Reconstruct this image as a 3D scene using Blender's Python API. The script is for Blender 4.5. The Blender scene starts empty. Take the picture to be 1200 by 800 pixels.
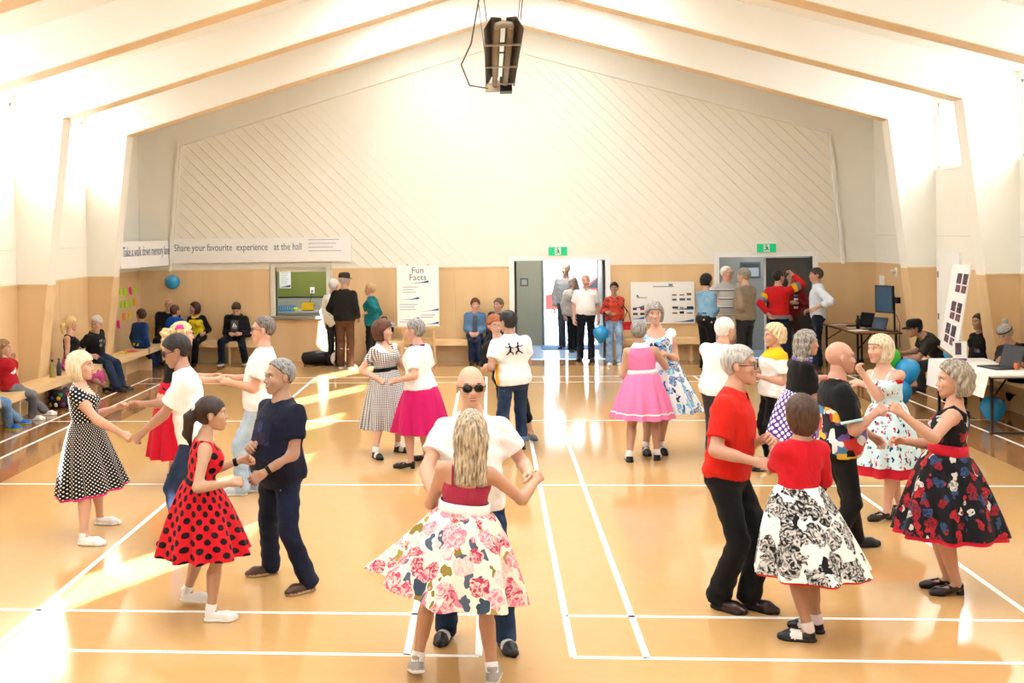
import bpy, math, random
import numpy as np
from mathutils import Vector, Matrix
S = bpy.context.scene
COL = S.collection
rad = math.radians
# ------------------------------------------------------------------ camera, world, sun, exposure
FPX, YAW, PITCH, ROLL = 1341.96, .075, -.0007, -.0142
CAM = np.array([-.4635, -6.9735, 2.5807]); PSX, PSY = -126.317, -128.89
def _basis():
    cy, s_ = math.cos(YAW), math.sin(YAW); cp, sp = math.cos(PITCH), math.sin(PITCH)
    fw = np.array([-s_*cp, cy*cp, -sp]); r = np.array([cy, s_, 0]); u = np.cross(r, fw)
    c, s = math.cos(ROLL), math.sin(ROLL)
    return c*r+s*u, -s*r+c*u, fw
CR, CU, CF = _basis()
cd = bpy.data.cameras.new('camera'); cam = bpy.data.objects.new('camera', cd); COL.objects.link(cam)
cam.matrix_world = Matrix(((CR[0], CU[0], -CF[0], CAM[0]), (CR[1], CU[1], -CF[1], CAM[1]), (CR[2], CU[2], -CF[2], CAM[2]), (0, 0, 0, 1)))
cd.sensor_width = 36; cd.lens = 36*FPX/1200; cd.shift_x = -PSX/1200; cd.shift_y = PSY/1200; cd.clip_end = 300
S.camera = cam
def ray(px, py): return CF*FPX + CR*(px-600-PSX) - CU*(py-400-PSY)
def onY(px, py, Y): d = ray(px, py); return CAM + d*((Y-CAM[1])/d[1])
def onX(px, py, X): d = ray(px, py); return CAM + d*((X-CAM[0])/d[0])
def onZ(px, py, Z=0.0): d = ray(px, py); return CAM + d*((Z-CAM[2])/d[2])
W = bpy.data.worlds.new('world'); S.world = W; W.use_nodes = True
bg = W.node_tree.nodes['Background']; bg.inputs[0].default_value = (.85, .93, 1, 1); bg.inputs[1].default_value = 5.2
sl = bpy.data.lights.new('sun', 'SUN'); sl.energy = 30; sl.angle = rad(.6); sl.color = (1, .98, .95)
so = bpy.data.objects.new('sun', sl); COL.objects.link(so); so.location = (-30, -60, 26)
so.rotation_euler = Vector((.447, .894, -.392)).to_track_quat('-Z', 'Y').to_euler()
vs = S.view_settings; vs.view_transform = 'Standard'; vs.look = 'None'; vs.gamma = 1; vs.use_curve_mapping = False
vs.exposure = .84

# ------------------------------------------------------------------ helpers
def tag(o, label=None, cat=None, group=None, kind=None):
    if label: o['label'] = label
    if cat: o['category'] = cat
    if group: o['group'] = group
    if kind: o['kind'] = kind
    return o
def empty(name, loc=(0, 0, 0), rz=0, parent=None):
    o = bpy.data.objects.new(name, None); COL.objects.link(o); o.location = loc; o.rotation_euler = (0, 0, rz); o.empty_display_size = .1
    if parent: o.parent = parent
    return o
class MB:
    def __init__(s): s.v = []; s.f = []; s.m = []
    def add(s, v, f, mi=0):
        b = len(s.v); s.v += [tuple(map(float, p)) for p in v]; s.f += [tuple(b+i for i in q) for q in f]; s.m += [mi]*len(f); return s
    def box(s, x0, x1, y0, y1, z0, z1, mi=0):
        return s.add([(x0, y0, z0), (x1, y0, z0), (x1, y1, z0), (x0, y1, z0), (x0, y0, z1), (x1, y0, z1), (x1, y1, z1), (x0, y1, z1)],
                     [(0, 3, 2, 1), (4, 5, 6, 7), (0, 1, 5, 4), (1, 2, 6, 5), (2, 3, 7, 6), (3, 0, 4, 7)], mi)
    def prism(s, pts, off, mi=0):           # polygon pts (3D) extruded by off
        n = len(pts); o = np.array(off)
        v = [np.array(p) for p in pts]+[np.array(p)+o for p in pts]
        return s.add(v, [tuple(range(n-1, -1, -1)), tuple(range(n, 2*n))]+[(i, (i+1) % n, n+(i+1) % n, n+i) for i in range(n)], mi)
    def bar(s, a, b, w, h, mi=0, up=(0, 0, 1)):
        a, b = np.array(a, float), np.array(b, float); d = b-a; d /= np.linalg.norm(d); up = np.array(up, float)
        if abs(d@up) > .98: up = np.array([0, 1., 0])
        r = np.cross(d, up); r /= np.linalg.norm(r); u = np.cross(r, d); r *= w/2; u *= h/2
        return s.prism([a-r-u, a+r-u, a+r+u, a-r+u], b-a, mi)
    def tube(s, pts, rs, n=10, mi=0, cap=True):
        pts = [np.array(p, float) for p in pts]; 
        if not hasattr(rs, '__len__'): rs = [rs]*len(pts)
        v = []; ref = None
        for i, p in enumerate(pts):
            d = pts[min(i+1, len(pts)-1)]-pts[max(i-1, 0)]; d /= np.linalg.norm(d)+1e-9
            if ref is None: ref = np.array([0, 0, 1.]) if abs(d[2]) < .9 else np.array([1., 0, 0])
            r = np.cross(d, ref); r /= np.linalg.norm(r)+1e-9; u = np.cross(r, d); ref = u
            for k in range(n):
                t = 2*math.pi*k/n; v.append(p+rs[i]*(math.cos(t)*r+math.sin(t)*u))
        f = [(i*n+k, i*n+(k+1) % n, (i+1)*n+(k+1) % n, (i+1)*n+k) for i in range(len(pts)-1) for k in range(n)]
        if cap: f += [tuple(range(n-1, -1, -1)), tuple((len(pts)-1)*n+k for k in range(n))]
        return s.add(v, f, mi)
    def lathe(s, prof, c=(0, 0, 0), n=16, mi=0):   # prof [(r,z)]
        return s.tube([(c[0], c[1], c[2]+z) for r, z in prof], [max(r, 1e-4) for r, z in prof], n, mi)
    def ellipsoid(s, c, r, n=12, mi=0, M=None):
        v = []; f = []; m = n//2+1
        for i in range(m+1):
            t = math.pi*i/m
            for k in range(n):
                a = 2*math.pi*k/n; p = np.array([r[0]*math.sin(t)*math.cos(a), r[1]*math.sin(t)*math.sin(a), r[2]*math.cos(t)])
                if M is not None: p = M@p
                v.append(p+np.array(c))
        for i in range(m):
            for k in range(n): f.append((i*n+k, (i+1)*n+k, (i+1)*n+(k+1) % n, i*n+(k+1) % n))
        return s.add(v, f, mi)
    def mesh(s, name, mats, smooth=False):
        me = bpy.data.meshes.new(name); me.from_pydata(s.v, [], s.f)
        for m in (mats if isinstance(mats, (list, tuple)) else [mats]): me.materials.append(m)
        if len(me.materials) > 1: me.polygons.foreach_set('material_index', s.m)
        if smooth: me.polygons.foreach_set('use_smooth', [True]*len(me.polygons))
        me.update(); return me
    def build(s, name, mats, parent=None, smooth=False, loc=None):
        o = bpy.data.objects.new(name, s.mesh(name, mats, smooth)); COL.objects.link(o)
        if parent: o.parent = parent
        if loc is not None: o.location = loc
        return o
# ---- materials
MC = {}
def lin(c):
    if isinstance(c, str): c = [int(c[i:i+2], 16)/255 for i in (0, 2, 4)]
    return tuple(x/12.92 if x <= .04045 else ((x+.055)/1.055)**2.4 for x in c[:3])+(1,)
class NT:
    def __init__(s, name):
        s.mat = bpy.data.materials.new(name); s.mat.use_nodes = True; s.t = s.mat.node_tree; s.b = s.t.nodes['Principled BSDF']; s.out = s.t.nodes['Material Output']
    def n(s, typ, ins=None, **kw):
        nd = s.t.nodes.new(typ)
        for k, v in kw.items(): setattr(nd, k, v)
        for k, v in (ins or {}).items():
            if isinstance(v, bpy.types.NodeSocket): s.t.links.new(v, nd.inputs[k])
            else: nd.inputs[k].default_value = v
        return nd
    def link(s, a, b): s.t.links.new(a, b)
    def math(s, op, a, b=0.0, c=None):
        d = {0: a, 1: b}
        if c is not None: d[2] = c
        return s.n('ShaderNodeMath', d, operation=op).outputs[0]
    def mix(s, fac, a, b):
        nd = s.t.nodes.new('ShaderNodeMix'); nd.data_type = 'RGBA'
        for i, v in ((0, fac), (6, a), (7, b)):
            if isinstance(v, bpy.types.NodeSocket): s.t.links.new(v, nd.inputs[i])
            else: nd.inputs[i].default_value = v
        return nd.outputs[2]
    def obj(s, scale=None):
        o = s.n('ShaderNodeTexCoord').outputs['Object']
        if scale: o = s.n('ShaderNodeMapping', {'Vector': o, 'Scale': scale}).outputs[0]
        return o
    def noise(s, vec, scale, detail=3, rough=.55): return s.n('ShaderNodeTexNoise', {'Vector': vec, 'Scale': scale, 'Detail': detail, 'Roughness': rough}).outputs[0]
    def ramp(s, fac, stops):
        nd = s.n('ShaderNodeValToRGB', {0: fac}); e = nd.color_ramp.elements
        while len(e) < len(stops): e.new(.5)
        for x, (p, c) in zip(e, stops): x.position = p; x.color = c if len(c) == 4 else tuple(c)+(1,)
        return nd.outputs[0]
    def bump(s, h, strength=.3, dist=.01):
        s.link(s.n('ShaderNodeBump', {'Height': h, 'Strength': strength, 'Distance': dist}).outputs[0], s.b.inputs['Normal'])
    def color(s, c):
        if isinstance(c, bpy.types.NodeSocket): s.link(c, s.b.inputs['Base Color'])
        else: s.b.inputs['Base Color'].default_value = c
    def set(s, rough=.5, spec=.5, metal=0.0): s.b.inputs['Roughness'].default_value = rough; s.b.inputs['Specular IOR Level'].default_value = spec; s.b.inputs['Metallic'].default_value = metal; return s.mat
def plain(c, rough=.55, spec=.4, metal=0.0, var=.06, scale=8):
    key = (str(c), rough, spec, metal, var, scale)
    if key not in MC:
        t = NT('paint_'+(c if isinstance(c, str) else 'tone')); L = lin(c)
        nz = t.noise(t.obj(), scale, 4); t.color(t.mix(nz, tuple(max(0, x*(1-var)) for x in L[:3])+(1,), tuple(min(1, x*(1+var)) for x in L[:3])+(1,)))
        MC[key] = t.set(rough, spec, metal)
    return MC[key]
def wood(c1, c2, key, scale=(1, 1, 1), rough=.4, rings=7):
    if key not in MC:
        t = NT(key); o = t.obj(scale); d = t.noise(o, 3, 5, .6)
        w = t.n('ShaderNodeTexWave', {'Vector': o, 'Scale': rings, 'Distortion': 6, 'Detail': 3, 'Detail Scale': 1.2}, wave_type='BANDS', bands_direction='X').outputs[1]
        m = t.math('MULTIPLY_ADD', w, .35, t.math('MULTIPLY', d, .65)); t.color(t.mix(m, lin(c1), lin(c2))); MC[key] = t.set(rough, .4)
    return MC[key]
def cells(u0, u1, v0, v1, holes):
    us = sorted({u0, u1}|{h[i] for h in holes for i in (0, 1)}); vv = sorted({v0, v1}|{h[i] for h in holes for i in (2, 3)}); out = []
    for a, b in zip(us, us[1:]):
        run = None
        for c, d in zip(vv, vv[1:]):
            inside = any(h[0] <= (a+b)/2 <= h[1] and h[2] <= (c+d)/2 <= h[3] for h in holes)
            if inside or not (u0 <= (a+b)/2 <= u1 and v0 <= (c+d)/2 <= v1):
                if run: out.append(run); run = None
            else: run = (a, b, run[2] if run else c, d)
        if run: out.append(run)
    return out
FONT = {}
def lettering(name, txt, size, mat, parent, loc, rot, align='LEFT', ext=.0015, sx=1.0):
    cu = bpy.data.curves.new(name, 'FONT'); cu.body = txt; cu.size = size; cu.align_x = align; cu.align_y = 'CENTER'; cu.extrude = ext; cu.resolution_u = 3
    o = bpy.data.objects.new(name, cu); COL.objects.link(o)
    dg = bpy.context.evaluated_depsgraph_get(); me = bpy.data.meshes.new_from_object(o.evaluated_get(dg)); bpy.data.objects.remove(o)
    me.materials.clear(); me.materials.append(mat)
    o = bpy.data.objects.new(name, me); COL.objects.link(o); o.parent = parent; o.location = loc; o.rotation_euler = rot; o.scale = (sx, 1, 1)
    return o
# ------------------------------------------------------------------ the hall
XC, XL, XR, YB, YF = -.3, -7.63, 7.03, 16.0, -10.5
WAIN, KZ, KX, SL, ZCW, ZR = 1.85, 4.38, 6.57, .289, 4.73, 6.85
PY = [12.93-3.05*i for i in range(8)]        # portal front faces
PT = .35
t = NT('cream_paint'); n = t.noise(t.obj(), 1.7, 4)
t.color(t.mix(n, lin('f4f0e3'), lin('faf7ec'))); CREAM = t.set(.42, .35)
t = NT('ceiling_paint'); t.color(t.mix(t.noise(t.obj(), 1.1, 3), lin('f5f2e8'), lin('fbf8f0'))); CEILM = t.set(.5, .3)
PLY = wood('e1bc89', 'edcd9f', 'plywood_panel', (1, 1, .12), .38, .5)
PLYS = wood('e3bd88', 'f3d6a8', 'pale_plywood', (.25, 1, 1), .4, 2.5)
SOFF = wood('e6c898', 'eed5ac', 'tan_soffit', (.2, 1, 1), .45, 3)
BENCHM = wood('e6bf86', 'f4d8a8', 'bench_ply', (.2, .2, 1), .35, 3)
BORDER = None
def floor_mat(name, a, b, c):
    t = NT(name); o = t.obj(); n1 = t.noise(o, 1.3, 6, .65); n2 = t.noise(o, 9, 5, .7)
    sp = t.n('ShaderNodeTexNoise', {'Vector': t.obj((2.2, 6, 1)), 'Scale': 7, 'Detail': 8, 'Roughness': .75}).outputs[0]
    col = t.mix(n1, lin(a), lin(b)); col = t.mix(t.math('MULTIPLY', n2, .5), col, lin(c))
    fl = t.ramp(sp, [(.0, (0, 0, 0)), (.30, (1, 1, 1)), (.345, (0, 0, 0)), (1, (0, 0, 0))])
    col = t.mix(t.math('MULTIPLY', fl, .55), col, lin('8a5a24')); t.color(col)
    t.link(t.math('MULTIPLY_ADD', n2, .07, .06), t.b.inputs['Roughness']); t.bump(n2, .04, .01)
    m = t.set(.16, .5); return m
FLOORM = floor_mat('cork_floor', 'cea064', 'd8af7a', 'be8f53'); BORDER = floor_mat('cork_floor_border', '9c6f45', 'a87c50', '8a5f38')
WHITE = plain('f7f6f2', .5, .3, var=.015); TAPE = plain('fbfaf6', .35, .4, var=.02, scale=20)
DARK = plain('26262a', .45, .4); GREYD = plain('6d6e6a', .5, .3, var=.04); CHAR = plain('4a4a4a', .5, .3, var=.04)
def glass_mat(name, tint=(1, 1, 1, 1), f=.06):
    t = NT(name); tr = t.n('ShaderNodeBsdfTransparent', {0: tint}); gl = t.n('ShaderNodeBsdfGlossy', {'Roughness': .02}); mx = t.n('ShaderNodeMixShader', {0: f, 1: tr.outputs[0], 2: gl.outputs[0]})
    t.link(mx.outputs[0], t.out.inputs[0]); return t.mat
GLASS = glass_mat('window_glass')
def structure(o): o['kind'] = 'structure'; return o

# floor: light field and darker borders, then painted court lines
fl = structure(MB().box(-5.65, 5.05, YF, 15.0, -.1, 0).build('floor', FLOORM))
for (a, b, c, d) in ((XL-.2, -5.65, YF, YB), (5.05, XR+.2, YF, YB), (-5.65, 5.05, 15.0, YB)):
    MB().box(a, b, c, d, -.1, 0).build('border_strip', BORDER, fl)
def cline(x0, x1, y0, y1): MB().box(x0, x1, y0, y1, -.002, .0012).build('court_line', TAPE, fl)
lw = .022
G = .569
for x0, sgn in ((0.0, 1), (-G, -1)):
    for off in (0.0, .44, 5.66, 6.1):
        x = x0+sgn*off; cline(x-lw, x+lw, 0, 13.4)
    x = x0+sgn*3.05; cline(x-lw, x+lw, 0, 4.7); cline(x-lw, x+lw, 8.66, 13.4)
    for y in (0, .75, 4.7, 8.66, 12.62, 13.36):
        cline(min(x0, x0+sgn*6.1), max(x0, x0+sgn*6.1), y-.02, y+.02)

# end wall with two doorways and a kitchen hatch
HATCH = (-4.82, -3.78, .92, 1.90); D1 = (.0, 1.80, 0, 1.98); D2 = (4.02, 5.82, 0, 2.0)
wb = MB()
for a, b, c, d in cells(XL-.2, XR+.2, 0, 4.9, [HATCH, D1, D2]): wb.box(a, b, YB, YB+.18, c, d)
wb.prism([(XL-.2, YB, 4.9), (XR+.2, YB, 4.9), (XC, YB, 7.2)], (0, .18, 0))
wb = structure(wb.build('wall_back', CREAM))
def clip(poly, n, c):                         # keep n.p <= c
    out = []
    for i in range(len(poly)):
        p, q = poly[i], poly[(i+1) % len(poly)]; a = n[0]*p[0]+n[1]*p[1]-c; b = n[0]*q[0]+n[1]*q[1]-c
        if a <= 0: out.append(p)
        if a*b < 0: k = a/(a-b); out.append((p[0]+k*(q[0]-p[0]), p[1]+k*(q[1]-p[1])))
    return out
BZ = 2.09
upper = [(-6.93, BZ), (6.33, BZ), (6.17-.02, 4.40), (XC, 6.26), (-6.75, 4.40)]
lower = [[(a, WAIN+.02), (b, WAIN+.02), (b, BZ), (a, BZ)] for a, b in ((-6.96, -4.94), (-3.66, -.1), (1.9, 3.92), (5.92, 6.37))]
pitch = .25; k0 = -6.96+1.8; nb = 0
PLANK = plain('f5f0e2', .4, .4, var=.03, scale=2)
k = k0-.3
while k < 6.4+4.5+.5:                         # plank k: k <= x+z < k+pitch
    m = MB()
    for reg in [upper]+lower:
        p = clip(clip(reg, (-1, -1), -(k+.006)), (1, 1), k+pitch-.006)
        if len(p) > 2: m.prism([(x, YB-.018, z) for x, z in p], (0, .017, 0))
    if m.v: m.build('plank', PLANK, wb)
    k += pitch
for a, b in (((-6.99, WAIN), (-6.77, 4.42)), ((6.40, WAIN), (6.17, 4.42)), ((-6.77, 4.42), (XC, 6.29)), ((6.17, 4.42), (XC, 6.29))):
    MB().bar((a[0], YB-.03, a[1]), (b[0], YB-.03, b[1]), .06, .07, up=(0, 1, 0)).build('trim_board', CREAM, wb)
xs = [XL, -7.0, -4.94]; segs = [(XL, -6.3), (-6.3, -4.94), (-3.66, -2.4), (-2.4, -1.2), (-1.2, -.1), (1.9, 2.9), (2.9, 3.92), (5.92, XR)]
for a, b in segs: MB().box(a+.003, b-.003, YB-.015, YB, .0, WAIN).build('panel', PLY, wb)
MB().box(-4.94, -3.66, YB-.015, YB, 0, .85).build('panel', PLY, wb)
for a, b in ((XL, -4.94), (-3.66, -.1), (1.9, 3.92), (5.92, XR)): MB().box(a, b, YB-.03, YB, WAIN, WAIN+.025).build('dado_cap', SOFF, wb)
# side walls: clerestory windows in each bay between portals
SILL = 3.52
for side, X, sg in (('left', XL, 1), ('right', XR, -1)):
    holes = []
    for i in range(len(PY)-1): holes.append((PY[i+1]+PT+.06, PY[i]-.04, SILL, 4.62))
    if side == 'left': holes[0] = (11.55, PY[0]-.04, SILL, 4.62)  # window shortened by solid wall to keep a sun patch off the banner
    o = MB()
    dh = [(11.98, 12.80, 0, 2.06)] if side == 'right' else []
    for a, b, c, d in cells(YF, YB, 0, 5.0, holes+dh): o.box(min(X, X-sg*.2), max(X, X-sg*.2), a, b, c, d)
    o = structure(o.build('wall_'+side, CREAM))
    ends = [YB]+[v for y in PY for v in (y+PT, y)]+[YF]
    for j in range(0, len(ends), 2):
        hi, lo = ends[j], ends[j+1]
        if hi-lo < .3: continue
        for a, b in ((lo, (lo+hi)/2), ((lo+hi)/2, hi)):
            if side == 'right' and j == 2 and b > 11.9: b = 11.9
            if b-a > .05 : MB().box(min(X, X+sg*.014), max(X, X+sg*.014), a+.003, b-.003, 0, WAIN).build('panel', PLY, o)
        MB().box(min(X, X+sg*.028), max(X, X+sg*.028), lo, hi if not (side == 'right' and j == 2) else 11.9, WAIN, WAIN+.025).build('dado_cap', SOFF, o)
    MB().box(min(X, X+sg*.006), max(X, X+sg*.006), YF, YB, 2.39, 2.396).build('batten', plain('d8cfb8'), o)
    for i, (a, b, c, d) in enumerate(holes):
        wn = structure(empty('window_%d' % (i+1 if side == 'left' else i+11), (X, (a+b)/2, c)))
        h = (b-a)/2; fr = MB(); T = .04
        for q in ((-h, h, 0, T), (-h, h, d-c-T, d-c), (-h, -h+T, 0, d-c), (h-T, h, 0, d-c)): fr.box(-sg*.12, -sg*.04, q[0], q[1], q[2], q[3])
        fr.build('window_frame', plain('f2ecdc'), wn)
        MB().box(-sg*.12, -sg*.05, -.02+h*.24, .02+h*.24, T, d-c-T).build('mullion', plain('5f86c8') if side == 'right' else plain('e8e4da'), wn)
        MB().box(-sg*.085, -sg*.08, -h+T, h-T, T, d-c-T).build('pane', GLASS, wn)
        MB().box(min(0, sg*.03), max(0, sg*.03), -h, h, -.04, 0).build('window_sill', CREAM, wn)
# portals
for i, y in enumerate(PY):
    p = structure(empty('portal_frame', (XC, y, 0)))
    for sg in (-1, 1):
        w = 7.33*sg
        bx = lambda z: sg*(7.07-z*.114)
        MB().prism([(w, 0, 0), (bx(0), 0, 0), (bx(WAIN), 0, WAIN), (w, 0, WAIN)], (0, PT, 0)).build('column_cladding', PLY, p)
        MB().prism([(bx(0)-sg*.004, -.004, 0), (bx(0)-sg*.012, -.004, 0), (bx(WAIN)-sg*.012, -.004, WAIN), (bx(WAIN)-sg*.004, -.004, WAIN)], (0, PT+.008, 0)).build('edge_strip', PLYS, p)
        MB().prism([(w, 0, WAIN), (bx(WAIN), 0, WAIN), (bx(KZ), 0, KZ), (w, 0, KZ+.3)], (0, PT, 0)).build('column', CREAM, p)
        MB().prism([(w, 0, KZ+.3), (bx(KZ), 0, KZ), (0, 0, KZ+SL*KX), (0, 0, ZR+.05), (w, 0, ZR+.05-SL*7.33)], (0, PT, 0)).build('rafter', CEILM, p)
        MB().prism([(bx(KZ), -.004, KZ), (0, -.004, KZ+SL*KX), (0, -.004, KZ+SL*KX-.012), (bx(KZ)-sg*.003, -.004, KZ-.012)], (0, PT+.008, 0)).build('soffit', SOFF, p)
        MB().prism([(w, -.02, WAIN), (bx(WAIN)-sg*.02, -.02, WAIN), (bx(WAIN)-sg*.02, -.02, WAIN+.025), (w, -.02, WAIN+.025)], (0, .02, 0)).build('dado_cap', SOFF, p)
# ceiling slopes with a skylight panel in each bay
cl = MB(); sky = []
for sg in (-1, 1):
    holes = [(.9, 2.2, PY[i+1]+PT+.5, PY[i]-.5) for i in range(len(PY)-1)]+[(.9, 2.2, PY[0]+PT+.4, YB-1.2)]
    f = lambda u, y, dz=0: (XC+sg*u, y, ZR-SL*u+dz)
    for a, b, c, d in cells(0, 7.6, YF, YB+.2, holes):
        cl.prism([f(a, c), f(b, c), f(b, d), f(a, d)], (0, 0, .15))
    sky += [(sg, h) for h in holes]
cl = structure(cl.build('ceiling', CEILM))
t = NT('translucent_skylight'); tr = t.n('ShaderNodeBsdfTranslucent', {0: (.95, .95, .95, 1)}); tp = t.n('ShaderNodeBsdfTransparent', {0: (1, 1, 1, 1)})
t.link(tr.outputs[0], t.out.inputs[0]); SKY = t.mat
for sg, (a, b, c, d) in sky:
    f = lambda u, y: (XC+sg*u, y, ZR-SL*u+.1)
    MB().prism([f(a, c), f(b, c), f(b, d), f(a, d)], (0, 0, .01)).build('skylight_pane', SKY, cl)
structure(MB().box(XL-.2, XR+.2, YF-.15, YF, 0, 5).prism([(XL-.2, YF-.15, 5), (XR+.2, YF-.15, 5), (XC, YF-.15, 7.2)], (0, .15, 0)).build('wall_front', CREAM))
# baseboards of the end wall
for a, b in ((XL, -.1), (1.9, 3.92), (5.92, XR)): MB().box(a, b, YB-.022, YB, 0, .09).build('skirting_board', PLYS, wb)
# door frames
def door_frame(n, D):
    d = structure(empty('door_%d' % n, ((D[0]+D[1])/2, YB, 0))); h = (D[1]-D[0])/2; m = MB()
    for a, b, c, e in ((-h-.1, -h, 0, D[3]+.09), (h, h+.1, 0, D[3]+.09), (-h, h, D[3], D[3]+.09)): m.box(a, b, -.035, .2, c, e)
    m.build('door_frame', WHITE, d); return d, h
d1, h1 = door_frame(1, D1); d2, h2 = door_frame(2, D2)
# lobby behind the doors
LOBW = plain('98947f', .5, .3, var=.03); LY = 18.9
lob = structure(MB().box(-1.4, 8, YB+.18, LY+6, -.1, 0).build('lobby_floor', plain('9db3cf', .25, .5, var=.06)))
lw_ = MB()
for a, b, c, d in cells(-1.4, 3.2, 0, 2.7, [(.72, 1.92, 0, 2.12)]): lw_.box(a, b, LY, LY+.12, c, d)
lw_.box(-1.5, -1.4, YB+.18, LY, 0, 2.7); lw_.box(3.1, 3.2, YB+.18, LY, 0, 2.7)
lw_ = structure(lw_.build('wall_lobby', LOBW)); structure(MB().box(-1.5, 8, YB+.18, LY+.12, 2.7, 2.8).build('ceiling_lobby', WHITE))
lw2 = structure(MB().box(3.2, 8, 17.6, 17.7, 0, 2.7).box(7.9, 8, YB+.18, 17.6, 0, 2.7).build('wall_lobby_right', plain('96958f', .5, .3, var=.03)))
e = structure(empty('door_3', (1.32, LY, 0))); m = MB()
for a, b, c, d in ((-.66, -.6, 0, 2.18), (.6, .66, 0, 2.18), (-.6, .6, 2.12, 2.18)): m.box(a, b, -.03, .15, c, d)
m.build('door_frame', plain('6f7370', .4), e)
lf = MB().box(-.02, .02, 0, 1.1, .02, 2.1).build('door_leaf', plain('5d6163', .4), e); lf.location = (.6, .05, 0); lf.rotation_euler = (0, 0, rad(-15))
sg_ = MB().box(-.09, .09, -.012, 0, -.09, .09).build('wall_sign', plain('55564f'), lw_); sg_.location = (.28, LY-.002, 1.42); MB().box(-.06, .06, -.016, -.012, -.06, .06).build('sign_face', plain('9b9c92'), sg_)
MB().box(.62, 1.98, LY-1.0, LY-.05, 0, .012).build('door_mat', plain('4f6f93', .9, .1), None); tag(bpy.data.objects['door_mat'], 'blue-grey mat in front of the bright outside doorway', 'mat')
# door 1 leaf folded back on its hinge, door 2 right leaf closed
m = MB().box(-.02, .02, 0, .86, .01, 1.96).build('door_leaf', plain('4e504c', .45), d1); m.location = (-h1+.03, .1, 0); m.rotation_euler = (0, 0, rad(3))
m = MB().box(-.02, .02, 0, .86, .01, 1.96).build('door_leaf', plain('4e504c', .45), d1); m.location = (h1-.03, .1, 0)
dl = MB().box(.02, h2-.01, .06, .1, .01, 1.97).build('door_leaf', plain('4b4b49', .5, .3, var=.03), d2); MB().box(-.015, .02, .05, .11, 0, 1.98).build('door_edge', plain('d9d9d4'), d2)
MB().tube([(.1, .02, .95), (.1, .02, 1.15)], .012, 8).box(.085, .115, .02, .06, .94, .96).box(.085, .115, .02, .06, 1.14, 1.16).build('door_handle', plain('b8b8b8', .3, .5, 1), dl, True)
pp = MB().box(-.21, .21, -.012, 0, -.17, .17).build('wall_picture', plain('59595a'), None, loc=(4.98, 17.597, 1.68)); tag(pp, 'dark framed notice on the grey lobby wall', 'picture')
MB().box(-.17, .17, -.015, -.012, -.13, .05).build('print', plain('aeb6bd'), pp); MB().box(-.17, .17, -.015, -.012, .07, .13).build('print', plain('3c4450'), pp)
# white side door in the right wall
d4 = structure(empty('door_4', (XR, 12.39, 0))); MB().box(-.03, .02, -.41, .41, .01, 2.05).build('door_leaf', WHITE, d4)
fr = MB().box(-.035, .02, -.47, -.41, 0, 2.12).box(-.035, .02, .41, .47, 0, 2.12).box(-.035, .02, -.41, .41, 2.05, 2.12).build('door_frame', WHITE, d4)
MB().tube([(-.03, -.33, 1.0), (-.08, -.33, 1.0), (-.08, -.24, 1.0)], .01, 8).build('door_handle', DARK, d4)
for z in (.35, 1.0, 1.7): MB().box(-.045, -.03, .40, .425, z, z+.1).build('hinge', plain('8f8f8c', .3, .5, 1), d4)
# outside ground
structure(MB().box(-60, 60, LY+.12, 90, -.12, -.02).build('forecourt', plain('d8d6cf', .8, .2)))
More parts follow.
